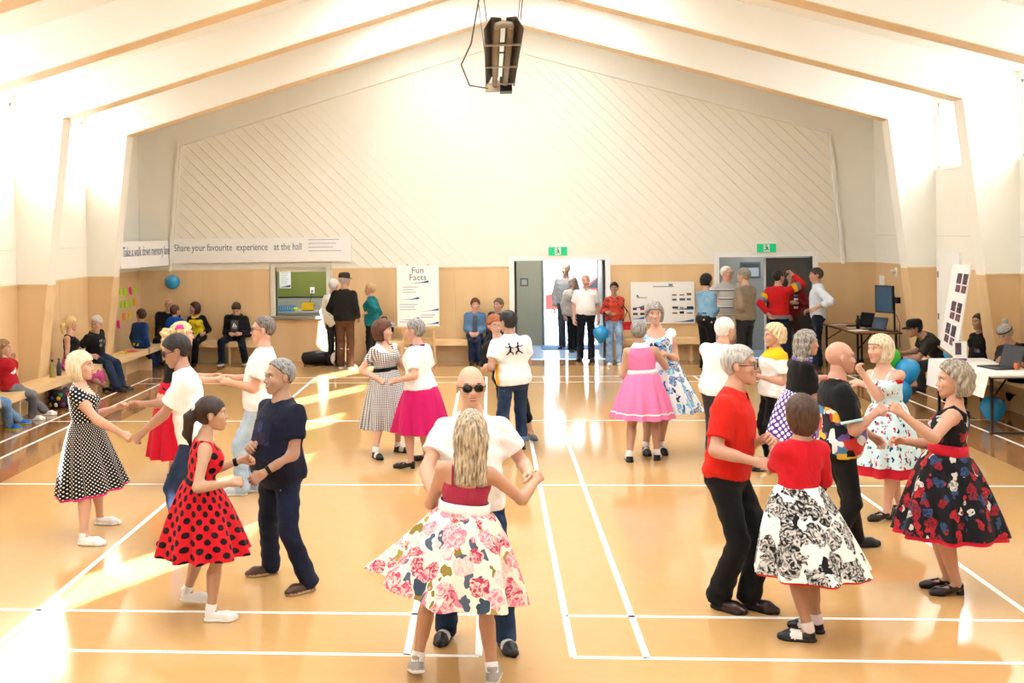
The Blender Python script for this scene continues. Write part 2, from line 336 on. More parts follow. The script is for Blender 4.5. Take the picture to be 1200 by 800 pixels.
# ------------------------------------------------------------------ implicit-surface modelling for people
A = lambda *v: np.array(v, float)
def nrm(v): return v/(np.linalg.norm(v)+1e-12)
def surfnet(fn, lo, hi, h, K=4):
    lo = np.array(lo, float)-2*h; nc = np.ceil((np.array(hi, float)+2*h-lo)/(h*K)).astype(int)+1; n = (nc-1)*K+1
    ax = [lo[i]+np.arange(nc[i])*h*K for i in range(3)]
    P = np.stack(np.meshgrid(*ax, indexing='ij'), -1).reshape(-1, 3); Dc = fn(P).reshape(nc)
    def corner(Q, red): 
        R = None
        for i in (0, 1):
            for j in (0, 1):
                for k in (0, 1):
                    q = Q[i:Q.shape[0]-1+i, j:Q.shape[1]-1+j, k:Q.shape[2]-1+k]; R = q if R is None else red(R, q)
        return R
    need = corner(np.abs(Dc), np.minimum) < h*K*1.5
    D = np.repeat(np.repeat(np.repeat(Dc, K, 0), K, 1), K, 2)[:n[0], :n[1], :n[2]].copy()
    cm = np.repeat(np.repeat(np.repeat(need, K, 0), K, 1), K, 2); M = np.zeros(n, bool)
    for i in (0, 1):
        for j in (0, 1):
            for k in (0, 1): M[i:n[0]-1+i, j:n[1]-1+j, k:n[2]-1+k] |= cm
    I = np.argwhere(M); D[M] = fn(lo+I*h)
    s = D < 0; cnt = corner(s.astype(np.int8), np.add); act = (cnt > 0) & (cnt < 8); C = np.argwhere(act)
    if len(C) == 0: return np.zeros((0, 3)), np.zeros((0, 4), int)
    idx = np.full(act.shape, -1); idx[act] = np.arange(len(C)); acc = np.zeros((len(C), 3)); num = np.zeros(len(C))
    off = [(i, j, k) for i in (0, 1) for j in (0, 1) for k in (0, 1)]; cd_ = {o: D[C[:, 0]+o[0], C[:, 1]+o[1], C[:, 2]+o[2]] for o in off}
    for o in off:
        for a in range(3):
            if o[a]: continue
            q = list(o); q[a] = 1; q = tuple(q); d0, d1 = cd_[o], cd_[q]; m = (d0 < 0) != (d1 < 0); tt = d0[m]/(d0[m]-d1[m])
            v = np.tile(np.array(o, float), (m.sum(), 1)); v[:, a] += tt; acc[m] += v; num[m] += 1
    V = lo+(C+acc/num[:, None])*h; F = []
    for a in range(3):
        sl0 = [slice(None)]*3; sl1 = [slice(None)]*3; sl0[a] = slice(0, -1); sl1[a] = slice(1, None); s0, s1 = s[tuple(sl0)], s[tuple(sl1)]
        E_ = np.argwhere(s0 != s1); b, c = (a+1) % 3, (a+2) % 3
        E_ = E_[(E_[:, b] > 0) & (E_[:, c] > 0) & (E_[:, b] < n[b]-1) & (E_[:, c] < n[c]-1)]
        q = []
        for db, dc in ((0, 0), (-1, 0), (-1, -1), (0, -1)):
            e = E_.copy(); e[:, b] += db; e[:, c] += dc; q.append(idx[e[:, 0], e[:, 1], e[:, 2]])
        q = np.stack(q, 1); fl = ~s0[E_[:, 0], E_[:, 1], E_[:, 2]]; q[fl] = q[fl][:, ::-1]; F.append(q)
    return V, np.concatenate(F)
def mesh_np(name, V, F, mats, mi=None, uv=None):
    me = bpy.data.meshes.new(name); nf = len(F); k = F.shape[1]
    me.vertices.add(len(V)); me.vertices.foreach_set('co', np.ascontiguousarray(V, np.float32).ravel())
    me.loops.add(nf*k); me.loops.foreach_set('vertex_index', F.astype(np.int32).ravel())
    me.polygons.add(nf); me.polygons.foreach_set('loop_start', np.arange(0, nf*k, k, dtype=np.int32)); me.polygons.foreach_set('loop_total', np.full(nf, k, np.int32))
    for m in (mats if isinstance(mats, (list, tuple)) else [mats]): me.materials.append(m)
    if mi is not None: me.polygons.foreach_set('material_index', np.asarray(mi, np.int32))
    me.polygons.foreach_set('use_smooth', np.ones(nf, bool))
    if uv is not None:
        l = me.uv_layers.new(name='UVMap'); l.data.foreach_set('uv', np.ascontiguousarray(uv[F.ravel()] if len(uv) == len(V) else uv, np.float32).ravel())
    me.update(calc_edges=True); me.validate(); return me
def link(name, me, parent, M=None):
    o = bpy.data.objects.new(name, me); COL.objects.link(o); o.parent = parent
    if M is not None: o.matrix_local = Matrix([list(r) for r in M])
    return o
def smin(a, b, k): h = np.maximum(k-np.abs(a-b), 0)/k; return np.minimum(a, b)-h*h*k*.25
def rc(p, a, b, r1, r2):
    ba = b-a; t = np.clip((p-a)@ba/(ba@ba+1e-12), 0, 1); return np.linalg.norm(p-a-t[:, None]*ba, axis=1)-(r1+(r2-r1)*t)
def ell(p, c, r): q = (p-np.array(c))/np.array(r); return (np.linalg.norm(q, axis=1)-1)*min(r)
def plane(p, a, n): return (p-a)@n
# ---- head, hands: templates in a local frame (x right, y forward, z up)
TPL = {}
def head_tpl(fem, far=False):
    if ('h', fem, far) in TPL: return TPL['h', fem, far]
    jw = .90 if fem else 1.0
    def f(p):
        d = ell(p, (0, -.012, .024), (.074, .095, .09)); d = smin(d, ell(p, (0, .026, -.042), (.057*jw, .062, .066)), .03)
        d = smin(d, ell(p, (0, .066, -.094), (.026*jw, .02, .02)), .03)
        a = p.copy(); a[:, 0] = np.abs(a[:, 0])
        d = smin(d, ell(a, (.036, .062, -.022), (.024, .022, .024)), .02)
        d = smin(d, rc(a, A(.008, .086, .026), A(.042, .070, .028), .010, .009), .016)
        d = np.maximum(d, -ell(a, (.031, .097, .004), (.017, .016, .011)))
        d = smin(d, rc(p, A(0, .084, .012), A(0, .102, -.028), .007, .0115), .010); d = smin(d, ell(a, (.011, .094, -.03), (.009, .012, .008)), .007)
        d = smin(d, ell(p, (0, .083, -.058), (.026, .012, .014)), .012)
        d = smin(d, ell(a, (.079, -.008, -.006), (.008, .019, .032)), .008)
        return d
    V, F = surfnet(f, (-.1, -.12, -.125), (.1, .13, .12), .0085 if far else .0062); mi = np.zeros(len(F), int); parts = [(V, F, 0)]
    def sph(c, r, m, n=8):
        q = MB().ellipsoid(c, r, n); parts.append((np.array(q.v), np.array(q.f), m))
    for sg in (-1, 1):
        sph((sg*.031, .077, .004), (.0135, .011, .0095), 1); sph((sg*.031, .0855, .004), (.0058, .004, .0058), 2); sph((sg*.032, .083, .0275), (.018, .008, .0038), 2)
        sph((sg*.031, .084, .0125), (.014, .005, .0022), 2)
    sph((0, .0915, -.053), (.021, .007, .0045), 3); sph((0, .0925, -.0665), (.019, .007, .0052), 3); sph((0, .0925, -.059), (.017, .0055, .0042), 1)
    TPL['h', fem, far] = parts; return parts
def hand_tpl(curl, far=False):
    """right hand: fingers along +y, palm faces -z, thumb towards -x"""
    if ('hd', curl, far) in TPL: return TPL['hd', curl, far]
    segs = []; lens = (.070, .079, .074, .058)
    for i, (x, l) in enumerate(zip((-.030, -.010, .010, .029), lens)):
        kx = x*1.0; b = A(kx, .088-abs(x-(-.005))*.22, 0); segs.append((A(x*.55, .012, 0), b, .0125, .0108, 'p'))
        ang = -curl*(1.0+.1*i)*1.05-.12; p = b; fr = .0092 if i < 3 else .008; sp = (x+.002)*2.2
        for j, fr_l in enumerate((.46, .30, .24)):
            dy, dz = math.cos(ang), math.sin(ang); q = p+A(sp*(1 if j == 0 else .3), dy, dz)*l*fr_l; segs.append((p, q, fr, fr*.92, 'f%d' % i)); p = q; fr *= .92; ang -= curl*1.15+.06
    t0, t1 = A(-.020, .022, -.006), A(-.044, .050, -.016); t2 = t1+A(-.012+curl*.020, .028, -.012-curl*.012); t3 = t2+A(.002+curl*.022, .022, -.008)
    def f(p):
        d = rc(p, A(0, -.05, 0), A(0, .012, 0), .025, .027)
        z = p.copy(); z[:, 2] *= 1.15
        for a, b, r1, r2, g in segs:
            if g == 'p': d = smin(d, rc(p, a, b, r1, r2), .018)
        e = None
        for i in range(4):
            w = None
            for a, b, r1, r2, g in segs:
                if g == 'f%d' % i: q = rc(p, a, b, r1, r2); w = q if w is None else smin(w, q, .004)
            e = w if e is None else np.minimum(e, w)
        d = smin(d, e, .007); th = np.minimum(rc(p, t0, t1, .0145, .0125), np.minimum(rc(p, t1, t2, .0118, .0105), rc(p, t2, t3, .0105, .009)))
        return smin(d, th, .009)
    V, F = surfnet(f, (-.09, -.075, -.11), (.06, .19, .04), .0065 if far else .0048); TPL['hd', curl, far] = (V, F); return V, F
# ---- hair styles in head space
def hair_tpl(st):
    key = ('hair', str(st))
    if key in TPL: return TPL[key]
    t = st.get('t', .012); hl = st.get('hl', .02); bot = st.get('bot', -.075); fr = st.get('fringe'); sty = st.get('k', 'short'); side = st.get('side', .0)
    def f(p):
        x, y, z = p.T; th = np.arctan2(x, y+.02)
        wob = st.get('curl', .0012)*(np.sin(th*13+z*40)+np.sin(z*95+th*5+y*60))*.5
        d = ell(p, (0, -.014, .026), (.076+t, .097+t, .09+t*1.1))+wob
        if sty in ('bob', 'long', 'puff'):
            wd = st.get('w', .098); d = smin(d, ell(p, (0, -.024, -.03), (wd, .10, .095+.02))+wob, .03)
        cut = (y-.95*z-hl)*.72
        if sty in ('bob', 'long', 'puff'): cut = np.minimum(cut, np.where(z > -.2, (y-side)*.9, 1))
        else:
            cut = np.minimum(cut, 9); ear = np.sqrt((y+.008)**2+(z+.004)**2)-.026; cut = np.maximum(cut, -np.where(np.abs(x) > .05, ear, 1))
            cut = np.maximum(cut, np.where(z < -.02, y+.022, -1))
        if fr is not None: cut = np.minimum(cut, (fr-z)*.8)
        d = np.maximum(d, cut); d = np.maximum(d, bot-z)
        if sty == 'bald': d = np.maximum(d, z-.012+np.maximum(0, y)*.3)
        for a, b, r1, r2 in st.get('tail', ()): d = smin(d, rc(p, np.array(a), np.array(b), r1, r2)+wob*2.2, .02)
        if sty == 'long':
            for sx in (-1, 0, 1): d = smin(d, rc(p, A(sx*.045, -.055, -.04), A(sx*.06, -.085, st.get('len', -.25)), .055, .032)+wob*2, .03)
        inner = ell(p, (0, -.012, .024), (.068, .088, .082)); return np.maximum(d, -inner)
    zl = min([bot]+[min(a[2], b[2])-.06 for a, b, _, _ in st.get('tail', ())]+([st.get('len', -.25)-.05] if sty == 'long' else []))
    yl = min([-.16]+[min(a[1], b[1])-.09 for a, b, _, _ in st.get('tail', ())])
    V, F = surfnet(f, (-.15, yl, zl-.02), (.15, .13, .17), st.get('h', .0075)); TPL[key] = (V, F); return V, F
def eyewear(parent, M, dark, frame):
    m = MB()
    for sg in (-1, 1):
        pts = [(sg*.033+.024*math.copysign(abs(math.cos(a))**.7, math.cos(a)), .1015-.02*abs(.024*math.cos(a)*sg+.033)/.057*.5, .002+.019*math.copysign(abs(math.sin(a))**.7, math.sin(a))) for a in [k*math.pi/8 for k in range(17)]]
        m.tube(pts, .0032 if dark else .0026, 6, 0, False); c = A(sg*.033, .1, .002); m.add([c]+pts[:-1], [(0, k+1, (k+1) % 16+1) for k in range(16)], 1)
        m.tube([(sg*.057, .094, .008), (sg*.079, .06, .009), (sg*.083, -.01, .004)], .003, 6)
    m.tube([(-.009, .1, .006), (.009, .1, .006)], .003, 6)
    o = m.build('sunglasses' if dark else 'spectacles', [frame, SUNL if dark else SPEC], parent, True); o.matrix_local = Matrix([list(r) for r in M]); return o
SUNL = plain('120e0e', .08, .6); SPEC = glass_mat('spectacle_lens', f=.12)
# ---- torso profile: c (0 hip joint .. 1 neck base), half width, half depth, forward offset at 1.72 m
PM = [(-.22, .095, .075, -.01), (-.1, .155, .112, -.012), (.05, .168, .122, -.012), (.2, .16, .116, .0), (.4, .148, .11, .008), (.62, .16, .118, .004), (.8, .165, .112, -.004), (.92, .135, .082, -.012), (1.02, .075, .06, -.01), (1.1, .055, .055, -.005)]
PF = [(-.22, .1, .08, -.01), (-.1, .172, .12, -.018), (.05, .178, .122, -.018), (.2, .158, .108, -.004), (.38, .127, .092, .004), (.55, .135, .1, .006), (.72, .142, .105, .006), (.85, .142, .086, -.006), (.95, .11, .066, -.012), (1.03, .062, .052, -.008), (1.1, .047, .047, -.005)]
class Torso:
    def __init__(s, P, N, f0, f1, fem, girth, sc, belly=0.0):
        s.P, s.N = P, N; s.L = np.linalg.norm(N-P); s.U = (N-P)/s.L; s.f0 = nrm(f0-s.U*(f0@s.U)); s.f1 = nrm(f1-s.U*(f1@s.U))
        q = np.array(PF if fem else PM); s.c = q[:, 0]; g = np.where(q[:, 0] > .88, 1+(girth-1)*.3, girth); s.w = q[:, 1]*sc*g; s.d = q[:, 2]*sc*g; s.o = q[:, 3]*sc
        b = np.exp(-((s.c-.27)/.28)**2)*belly; s.d = s.d+b*.6; s.o = s.o+b*.55; s.w = s.w+b*.35; s.fem = fem; s.sc = sc
    def frame(s, c):
        f = nrm(s.f0*(1-c)+s.f1*c); return f, np.cross(f, s.U)
    def pt(s, c, a=0., b=0.): f, r = s.frame(min(max(c, 0), 1)); return s.P+s.U*c*s.L+r*a+f*b
    def coords(s, p):
        q = p-s.P; c = q@s.U/s.L; t = np.clip(c, 0, 1)[:, None]; f = s.f0*(1-t)+s.f1*t; f /= np.linalg.norm(f, axis=1)[:, None]
        return c, (q*np.cross(f, s.U)).sum(1), (q*f).sum(1)
    def sdf(s, p, off=0., c0=-.22, c1=1.1, ex=2.3, wadd=None):
        c, a, b = s.coords(p); w = np.interp(c, s.c, s.w)+off; d = np.interp(c, s.c, s.d)+off; o = np.interp(c, s.c, s.o)
        if wadd is not None: k = wadd(c); w = w+k; d = d+k
        r = ((np.abs(a)/w)**ex+(np.abs(b-o)/d)**ex)**(1/ex); v = (r-1)*np.minimum(w, d)*.9
        if s.fem:
            e = s.sc; x = np.abs(a); bu = np.sqrt(((x-.066*e)/.062)**2+((b-.075*e)/.06)**2+(((c-.68)*s.L)/.062)**2); v = smin(v, (bu-1)*.058*e-off, .04)
        return np.maximum(v, np.maximum((c-c1), (c0-c))*s.L)
def dirv(deg): a = rad(deg); return A(math.sin(a), math.cos(a), 0)
def ik(S0, T, l1, l2, pole):
    v = T-S0; D = np.linalg.norm(v); u = v/(D+1e-9)
    if D > (l1+l2)*.998: k = D/((l1+l2)*.998); l1 *= k; l2 *= k
    D = max(D, abs(l1-l2)+.01); x = (l1*l1-l2*l2+D*D)/(2*D); hh = math.sqrt(max(l1*l1-x*x, 0)); p = pole-u*(pole@u); return S0+u*x+nrm(p)*hh
def framed(r, f, u, o, sc=1.): M = np.eye(4); M[:3, 0] = r*sc; M[:3, 1] = f*sc; M[:3, 2] = u*sc; M[:3, 3] = o; return M
def xf(M, V): return V@M[:3, :3].T+M[:3, 3]
def skin_mat(c):
    k = ('skin', c)
    if k not in MC:
        t = NT('skin'); L = lin(c); L = tuple(x*.86+y*.14 for x, y in zip(L[:3], (.9, .74, .62)))+(1,); n = t.noise(t.obj(), 14, 4); t.color(t.mix(n, tuple(x*.93 for x in L[:3])+(1,), tuple(min(1, x*1.05) for x in L[:3])+(1,)))
        t.b.inputs['Subsurface Weight'].default_value = .08; t.b.inputs['Subsurface Radius'].default_value = (.01, .004, .002); MC[k] = t.set(.5, .35)
    return MC[k]
EYEW = plain('d9d0c8', .4); EYED = plain('2c211c', .4)
def hair_mat(c1, c2=None):
    k = ('hair', c1, c2)
    if k not in MC:
        t = NT('hair'); n = t.n('ShaderNodeTexNoise', {'Vector': t.obj((70, 70, 9)), 'Scale': 1.2, 'Detail': 4}).outputs[0]; b = lin(c2) if c2 else tuple(min(1, x*1.5) for x in lin(c1)[:3])+(1,)
        t.color(t.mix(t.ramp(n, [(.35, (0, 0, 0)), (.65, (1, 1, 1))]), lin(c1), b)); t.bump(n, .5, .006); MC[k] = t.set(.5, .4)
    return MC[k]
# ---- fabrics
def fab_base(name): 
    t = NT(name); o = t.obj(); w = t.n('ShaderNodeTexNoise', {'Vector': t.obj((6, 6, 2.4)), 'Scale': 1.6, 'Detail': 3, 'Distortion': 1.2}).outputs[0]
    t.bump(w, .45, .03); t.b.inputs['Sheen Weight'].default_value = .03; return t
def cloth(c, var=.07, rough=.85):
    k = ('cloth', c, var, rough)
    if k not in MC:
        t = fab_base('fabric'); L = lin(c); t.color(t.mix(t.noise(t.obj(), 30, 3), tuple(x*(1-var) for x in L[:3])+(1,), tuple(min(1, x*(1+var)) for x in L[:3])+(1,))); MC[k] = t.set(rough, .25)
    return MC[k]
def denim(c1, c2):
    k = ('denim', c1, c2)
    if k not in MC: t = fab_base('denim'); t.color(t.mix(t.ramp(t.noise(t.obj(), 5, 5), [(.3, (0, 0, 0)), (.75, (1, 1, 1))]), lin(c1), lin(c2))); MC[k] = t.set(.85, .2)
    return MC[k]
def dots(bgc, dot, sp, r):
    t = fab_base('polka_dot_fabric'); uv = t.n('ShaderNodeTexCoord').outputs['UV']; sx = t.n('ShaderNodeSeparateXYZ', {0: uv}); ds = []
    for o in (0, .5):
        fx = t.math('SUBTRACT', t.math('FRACT', t.math('MULTIPLY_ADD', sx.outputs[0], 1/sp, o)), .5); fy = t.math('SUBTRACT', t.math('FRACT', t.math('MULTIPLY_ADD', sx.outputs[1], 1/sp, o)), .5)
        ds.append(t.math('SQRT', t.math('ADD', t.math('MULTIPLY', fx, fx), t.math('MULTIPLY', fy, fy))))
    d = t.math('LESS_THAN', t.math('MINIMUM', *ds), r); t.color(t.mix(d, lin(bgc), lin(dot))); return t.set(.8, .25)
def gingham(a, b, sp):
    t = fab_base('gingham_fabric'); uv = t.n('ShaderNodeTexCoord').outputs['UV']; sx = t.n('ShaderNodeSeparateXYZ', {0: uv})
    s = [t.math('GREATER_THAN', t.math('FRACT', t.math('MULTIPLY', sx.outputs[i], 1/sp)), .5) for i in (0, 1)]
    t.color(t.mix(t.math('MULTIPLY', t.math('ADD', *s), .5), lin(a), lin(b))); return t.set(.8, .25)
def floral(bgc, cols, sc, th=.42, leaf=None, seed=0.):
    t = fab_base('floral_fabric'); o = t.n('ShaderNodeMapping', {'Vector': t.obj(), 'Location': (seed, seed*2, seed*3)}).outputs[0]
    w = t.n('ShaderNodeTexNoise', {'Vector': o, 'Scale': sc*1.3, 'Detail': 2}).outputs[1]; v = t.n('ShaderNodeMix', None, data_type='VECTOR')
    v = t.n('ShaderNodeVectorMath', {0: o, 1: t.n('ShaderNodeVectorMath', {0: w, 1: (.17*6/sc,)*3}, operation='MULTIPLY').outputs[0]}, operation='ADD').outputs[0]
    vo = t.n('ShaderNodeTexVoronoi', {'Vector': v, 'Scale': sc}); rnd = t.n('ShaderNodeSeparateColor', {0: vo.outputs['Color']}).outputs[0]; dist = vo.outputs['Distance']
    n = len(cols); rp = t.n('ShaderNodeValToRGB', {0: rnd}); rp.color_ramp.interpolation = 'CONSTANT'; e = rp.color_ramp.elements
    while len(e) < n: e.new(.5)
    for i, x in enumerate(e): x.position = i/n; x.color = lin(cols[i])
    pn = t.n('ShaderNodeTexNoise', {'Vector': o, 'Scale': sc*2.6, 'Detail': 2, 'Distortion': 2.5}).outputs[0]; inner = t.mix(t.ramp(pn, [(.42, (0, 0, 0)), (.62, (.75, .75, .75))]), rp.outputs[0], lin(bgc))
    base = lin(bgc)
    if leaf:
        v2 = t.n('ShaderNodeTexVoronoi', {'Vector': t.n('ShaderNodeMapping', {'Vector': v, 'Scale': (1.7, 1.7, .8), 'Location': (3.1, 1.7, .4)}).outputs[0], 'Scale': sc}); r2 = t.n('ShaderNodeSeparateColor', {0: v2.outputs['Color']}).outputs[1]
        r3 = t.n('ShaderNodeValToRGB', {0: r2}); r3.color_ramp.interpolation = 'CONSTANT'; e = r3.color_ramp.elements
        while len(e) < len(leaf): e.new(.5)
        for i, x in enumerate(e): x.position = i/len(leaf); x.color = lin(leaf[i])
        base = t.mix(t.math('LESS_THAN', v2.outputs['Distance'], .42), lin(bgc), r3.outputs[0])
    t.color(t.mix(t.math('LESS_THAN', dist, th), base, inner)); return t.set(.8, .25)
def stripes(stops, period, axis=2):
    t = fab_base('striped_fabric'); z = t.n('ShaderNodeSeparateXYZ', {0: t.obj()}).outputs[axis]; f = t.math('FRACT', t.math('MULTIPLY', z, 1/period)); rp = t.n('ShaderNodeValToRGB', {0: f}); rp.color_ramp.interpolation = 'CONSTANT'; e = rp.color_ramp.elements
    while len(e) < len(stops): e.new(.5)
    for x, (p, c) in zip(e, stops): x.position = p; x.color = lin(c)
    t.color(rp.outputs[0]); return t.set(.85, .2)
def shoe_mesh(kind, cu, cs, two=None):
    key = ('shoe', kind, cu, cs, two)
    if key in TPL: return TPL[key]
    hz = .035 if kind == 'pump' else 0.0
    def f(p):
        q = p.copy(); q[:, 2] = (q[:, 2]-hz*np.clip(1-q[:, 1]/.17, 0, 1)); d = rc(q, A(0, .04, .036), A(.004, .175, .03), .036, .044); d = smin(d, rc(q, A(.004, .175, .03), A(0, .235, .024), .043, .028), .02)
        if kind == 'sneaker': d = smin(d, rc(q, A(0, .055, .05), A(0, .045, .095), .04, .037), .02)
        if kind == 'oxford': d = smin(d, rc(q, A(0, .055, .045), A(0, .048, .085), .038, .036), .02)
        if kind == 'pump':
            d = np.maximum(d, q[:, 2]-.062); d = np.maximum(d, -ell(q, (0, .10, .075), (.034, .085, .052)))
            d = np.minimum(d, np.maximum(np.maximum(np.abs(p[:, 0])-.024, np.abs(p[:, 1]-.032)-.024), p[:, 2]-.05)); d = smin(d, rc(q, A(-.04, .115, .06), A(.04, .115, .06), .008, .008), .004)
            return np.maximum(d, np.where(p[:, 1] > .06, -q[:, 2], -p[:, 2]))
        d = smin(d, np.maximum(rc(q*A(1, 1, 1.6), A(0, .04, .016), A(.004, .19, .016), .045, .05), np.abs(q[:, 2]-.012)-.012), .004)
        return np.maximum(np.maximum(d, -q[:, 2]), q[:, 2]-.112)
    V, F = surfnet(f, (-.07, -.02, -.01), (.07, .29, .15), .0075); c = V[F].mean(1); mi = np.where(c[:, 2] < (.02 if kind != 'pump' else .006), 1, 0)
    mats = [plain(cu, .5 if kind == 'sneaker' else .3, .5), plain(cs, .6)]
    if two: mats.append(plain(two, .4)); mi = np.where((mi == 0) & (c[:, 1] > .095) & (c[:, 1] < .175), 2, mi)
    TPL[key] = mesh_np('shoe', V, F, mats, mi); return TPL[key]
# ------------------------------------------------------------------ people
NP = 0
class Person: pass
def bbox(pts, m): q = np.array(pts); return q.min(0)-m, q.max(0)+m
def person(label, at=None, pos=None, H=1.7, top=None, face=180, hip=None, look=None, nod=0., tilt=0., fem=False, girth=1., belly=0., head=None, hipc=None, feet=None, toe=None, lh=None, rh=None,
           lpole=None, rpole=None, curl=(.35, .35), seat=None, skin='c99a78', lips='b0605a', hair=None, hairm=None, glasses=None, group=None, bodyname='body', hs=1., kneeout=.15, stance=.09, swap=False):
    global NP
    NP += 1; g = Person(); base = onZ(*at) if at is not None else A(pos[0], pos[1], 0); Y0 = base[1]
    if top is not None: H = onY(*top, Y0)[2]
    P3 = lambda q: (q if isinstance(q, np.ndarray) else onY(q[0], q[1], Y0+(q[2] if len(q) > 2 else 0.)))
    sc = H/1.72; f1 = dirv(face); f0 = dirv(face if hip is None else hip); fl = dirv(face if look is None else look); r0 = A(f0[1], -f0[0], 0)
    if seat is not None: hp = A(base[0], base[1], seat+.085*sc)
    else: hp = A(base[0], base[1], .525*H)
    if hipc is not None:
        hp = P3(hipc)
        if seat is None: hp[2] = max(hp[2], (.512 if fem else .498)*H)
    if head is not None: hc = P3(head)
    else: hc = hp+A(0, 0, .305*H+.17*sc)+f1*.02
    v = hc-hp; L = np.linalg.norm(v)*.74; N = hp+v/np.linalg.norm(v)*L-f1*.018*sc
    T = g.T = Torso(hp, N, f0, f1, fem, girth, sc, belly); U = T.U; fr, rr = T.frame(1.)
    g.Y0, g.H, g.sc, g.fem, g.girth = Y0, H, sc, fem, girth
    q = 0 if Y0 < 3.6 else (1 if Y0 < 9 else 2); hb = (.014, .018, .023)[q]; g.hg = (.0125, .0155, .0205)[q]
    root = g.root = empty('person', base if seat is None else (hp[0], hp[1], 0)); O = A(*root.location); g.O = O; tag(root, label, 'person', group)
    # arms
    sw = (.150 if fem else .172)*sc*(1+(girth-1)*.4); ua, fa, ha = .29*sc, .25*sc, .075*sc; g.arm = []
    for sg, h, pole, cu in ((-1, lh, lpole, curl[0]), (1, rh, rpole, curl[1])):
        sh = T.pt(.87, sg*sw, -.012*sc)
        if h is None: tgt = sh+rr*sg*.07*sc+fr*.06*sc-A(0, 0, (ua+fa+ha)*.96)
        else: tgt = P3(h)
        pl = (A(0, 0, -.75)-fr*.45+rr*sg*.35) if pole is None else A(*pole)
        e = ik(sh, tgt, ua, fa+ha, pl); dd = nrm(tgt-e); ln = np.linalg.norm(tgt-e); wr = e+dd*(ln-ha); g.arm.append((sh, e, wr, dd, sg, cu, pl))
    # legs
    g.leg = []; th, sn, ah = .238*H, .238*H, .075*sc
    if feet is None:
        fw_ = .40*sc if seat is not None else 0.
        F_ = [(A(*(hp[:2]+r0[:2]*sg*stance*sc+f0[:2]*(fw_+.0)), 0), None, 0.) for sg in (-1, 1)]
    else:
        F_ = []
        for k in feet:
            gp = k[0] if isinstance(k[0], np.ndarray) else onZ(*k[0], k[2] if len(k) > 2 else 0.); F_.append((gp, k[1] if len(k) > 1 else None, k[2] if len(k) > 2 else 0.))
        if ((F_[0][0]-F_[1][0])@r0 > 0) != swap: F_ = F_[::-1]
    for sg, (gp, fd, lift) in zip((-1, 1), F_):
        fdv = f0 if fd is None else dirv(fd)
        if fd is None: a_ = rad(12*sg); fdv = A(f0[0]*math.cos(a_)+f0[1]*math.sin(a_), -f0[0]*math.sin(a_)+f0[1]*math.cos(a_), 0)
        pit = rad(-min(lift*260, 60)) if lift > 0.03 else 0.; up = A(0, 0, 1.); fy = nrm(fdv*math.cos(pit)+up*math.sin(pit)); fz = nrm(up*math.cos(pit)-fdv*math.sin(pit)); fx = np.cross(fy, fz)
        heel = gp-fdv*.05*sc; an = heel+fy*.05*sc+fz*ah; hj = T.pt(-.02, sg*.088*sc, -.005)
        kn = ik(hj, an, th, sn, f0+r0*sg*kneeout+(A(0, 0, .6) if seat is not None else 0)); g.leg.append((hj, kn, an, framed(fx, fy, fz, heel, sc), fy, fz))
    # head
    fl = nrm(fl*math.cos(rad(nod))-A(0, 0, 1)*math.sin(rad(nod))); hu = nrm(U*.35+A(0, 0, 1)); hr = nrm(np.cross(fl, hu)); hu = np.cross(hr, fl)
    if tilt: a_ = rad(tilt); hr, hu = hr*math.cos(a_)-hu*math.sin(a_), hu*math.cos(a_)+hr*math.sin(a_)
    hsz = sc**.45*hs*(1.05 if fem else 1.09); g.HM = framed(hr, fl, hu, hc-O, hsz)
    def bf(p):
        d = T.sdf(p)
        nb, ht = T.pt(.96), hc-fl*.02*hsz-hu*.045*hsz; d = smin(d, rc(p, nb, ht, (.050 if fem else .060)*sc, (.044 if fem else .054)*sc), .035)
        ag = (.9 if fem else 1.)*(1+(girth-1)*.7)
        for sh, e, wr, dd, sg, cu, pl in g.arm:
            a = smin(rc(p, sh, e, .052*sc*ag, .040*sc*ag), rc(p, e, wr, .041*sc*ag, .0275*sc), .02); a = smin(a, rc(p, e+dd*.03, e+dd*.12*sc, .041*sc*ag, .036*sc*ag), .02); d = smin(d, a, .035)
        for hj, kn, an, M, fy, fz in g.leg:
            a = smin(rc(p, hj, kn, .084*sc*girth, .052*sc*girth), rc(p, kn, an, .05*sc*girth, .034*sc), .025); cv = nrm(np.cross(np.cross(kn-an, fy), kn-an)); mid = kn*.68+an*.32-cv*.016*sc
            a = smin(a, rc(p, mid, mid*.6+an*.4, .05*sc*girth, .036*sc), .03); a = smin(a, rc(p, an-fz*.02*sc, an+fy*.12*sc-fz*.045*sc, .034*sc, .024*sc), .02); d = smin(d, a, .02)
        return d
    pts = [hp-A(0, 0, .1), N, hc]+[x for a in g.arm for x in a[:3]]+[x for l in g.leg for x in l[:3]]+[l[2]+l[4]*.15 for l in g.leg]
    pts += [T.pt(.0, .2), T.pt(.0, -.2), T.pt(.0, 0, .15+belly), T.pt(0, 0, -.15)]
    lo, hi = bbox(pts, .12*sc*girth); V, F = surfnet(bf, lo, hi, hb); Vs, Fs, Ms = [V-O], [F], [np.zeros(len(F), int)]
    def app(V, F, m): Fs.append(F+sum(len(x) for x in Vs)); Vs.append(V); Ms.append(np.full(len(F), m))
    for V, F, m in head_tpl(fem, q == 2): app(xf(g.HM, V), F, m)
    g.hand = []
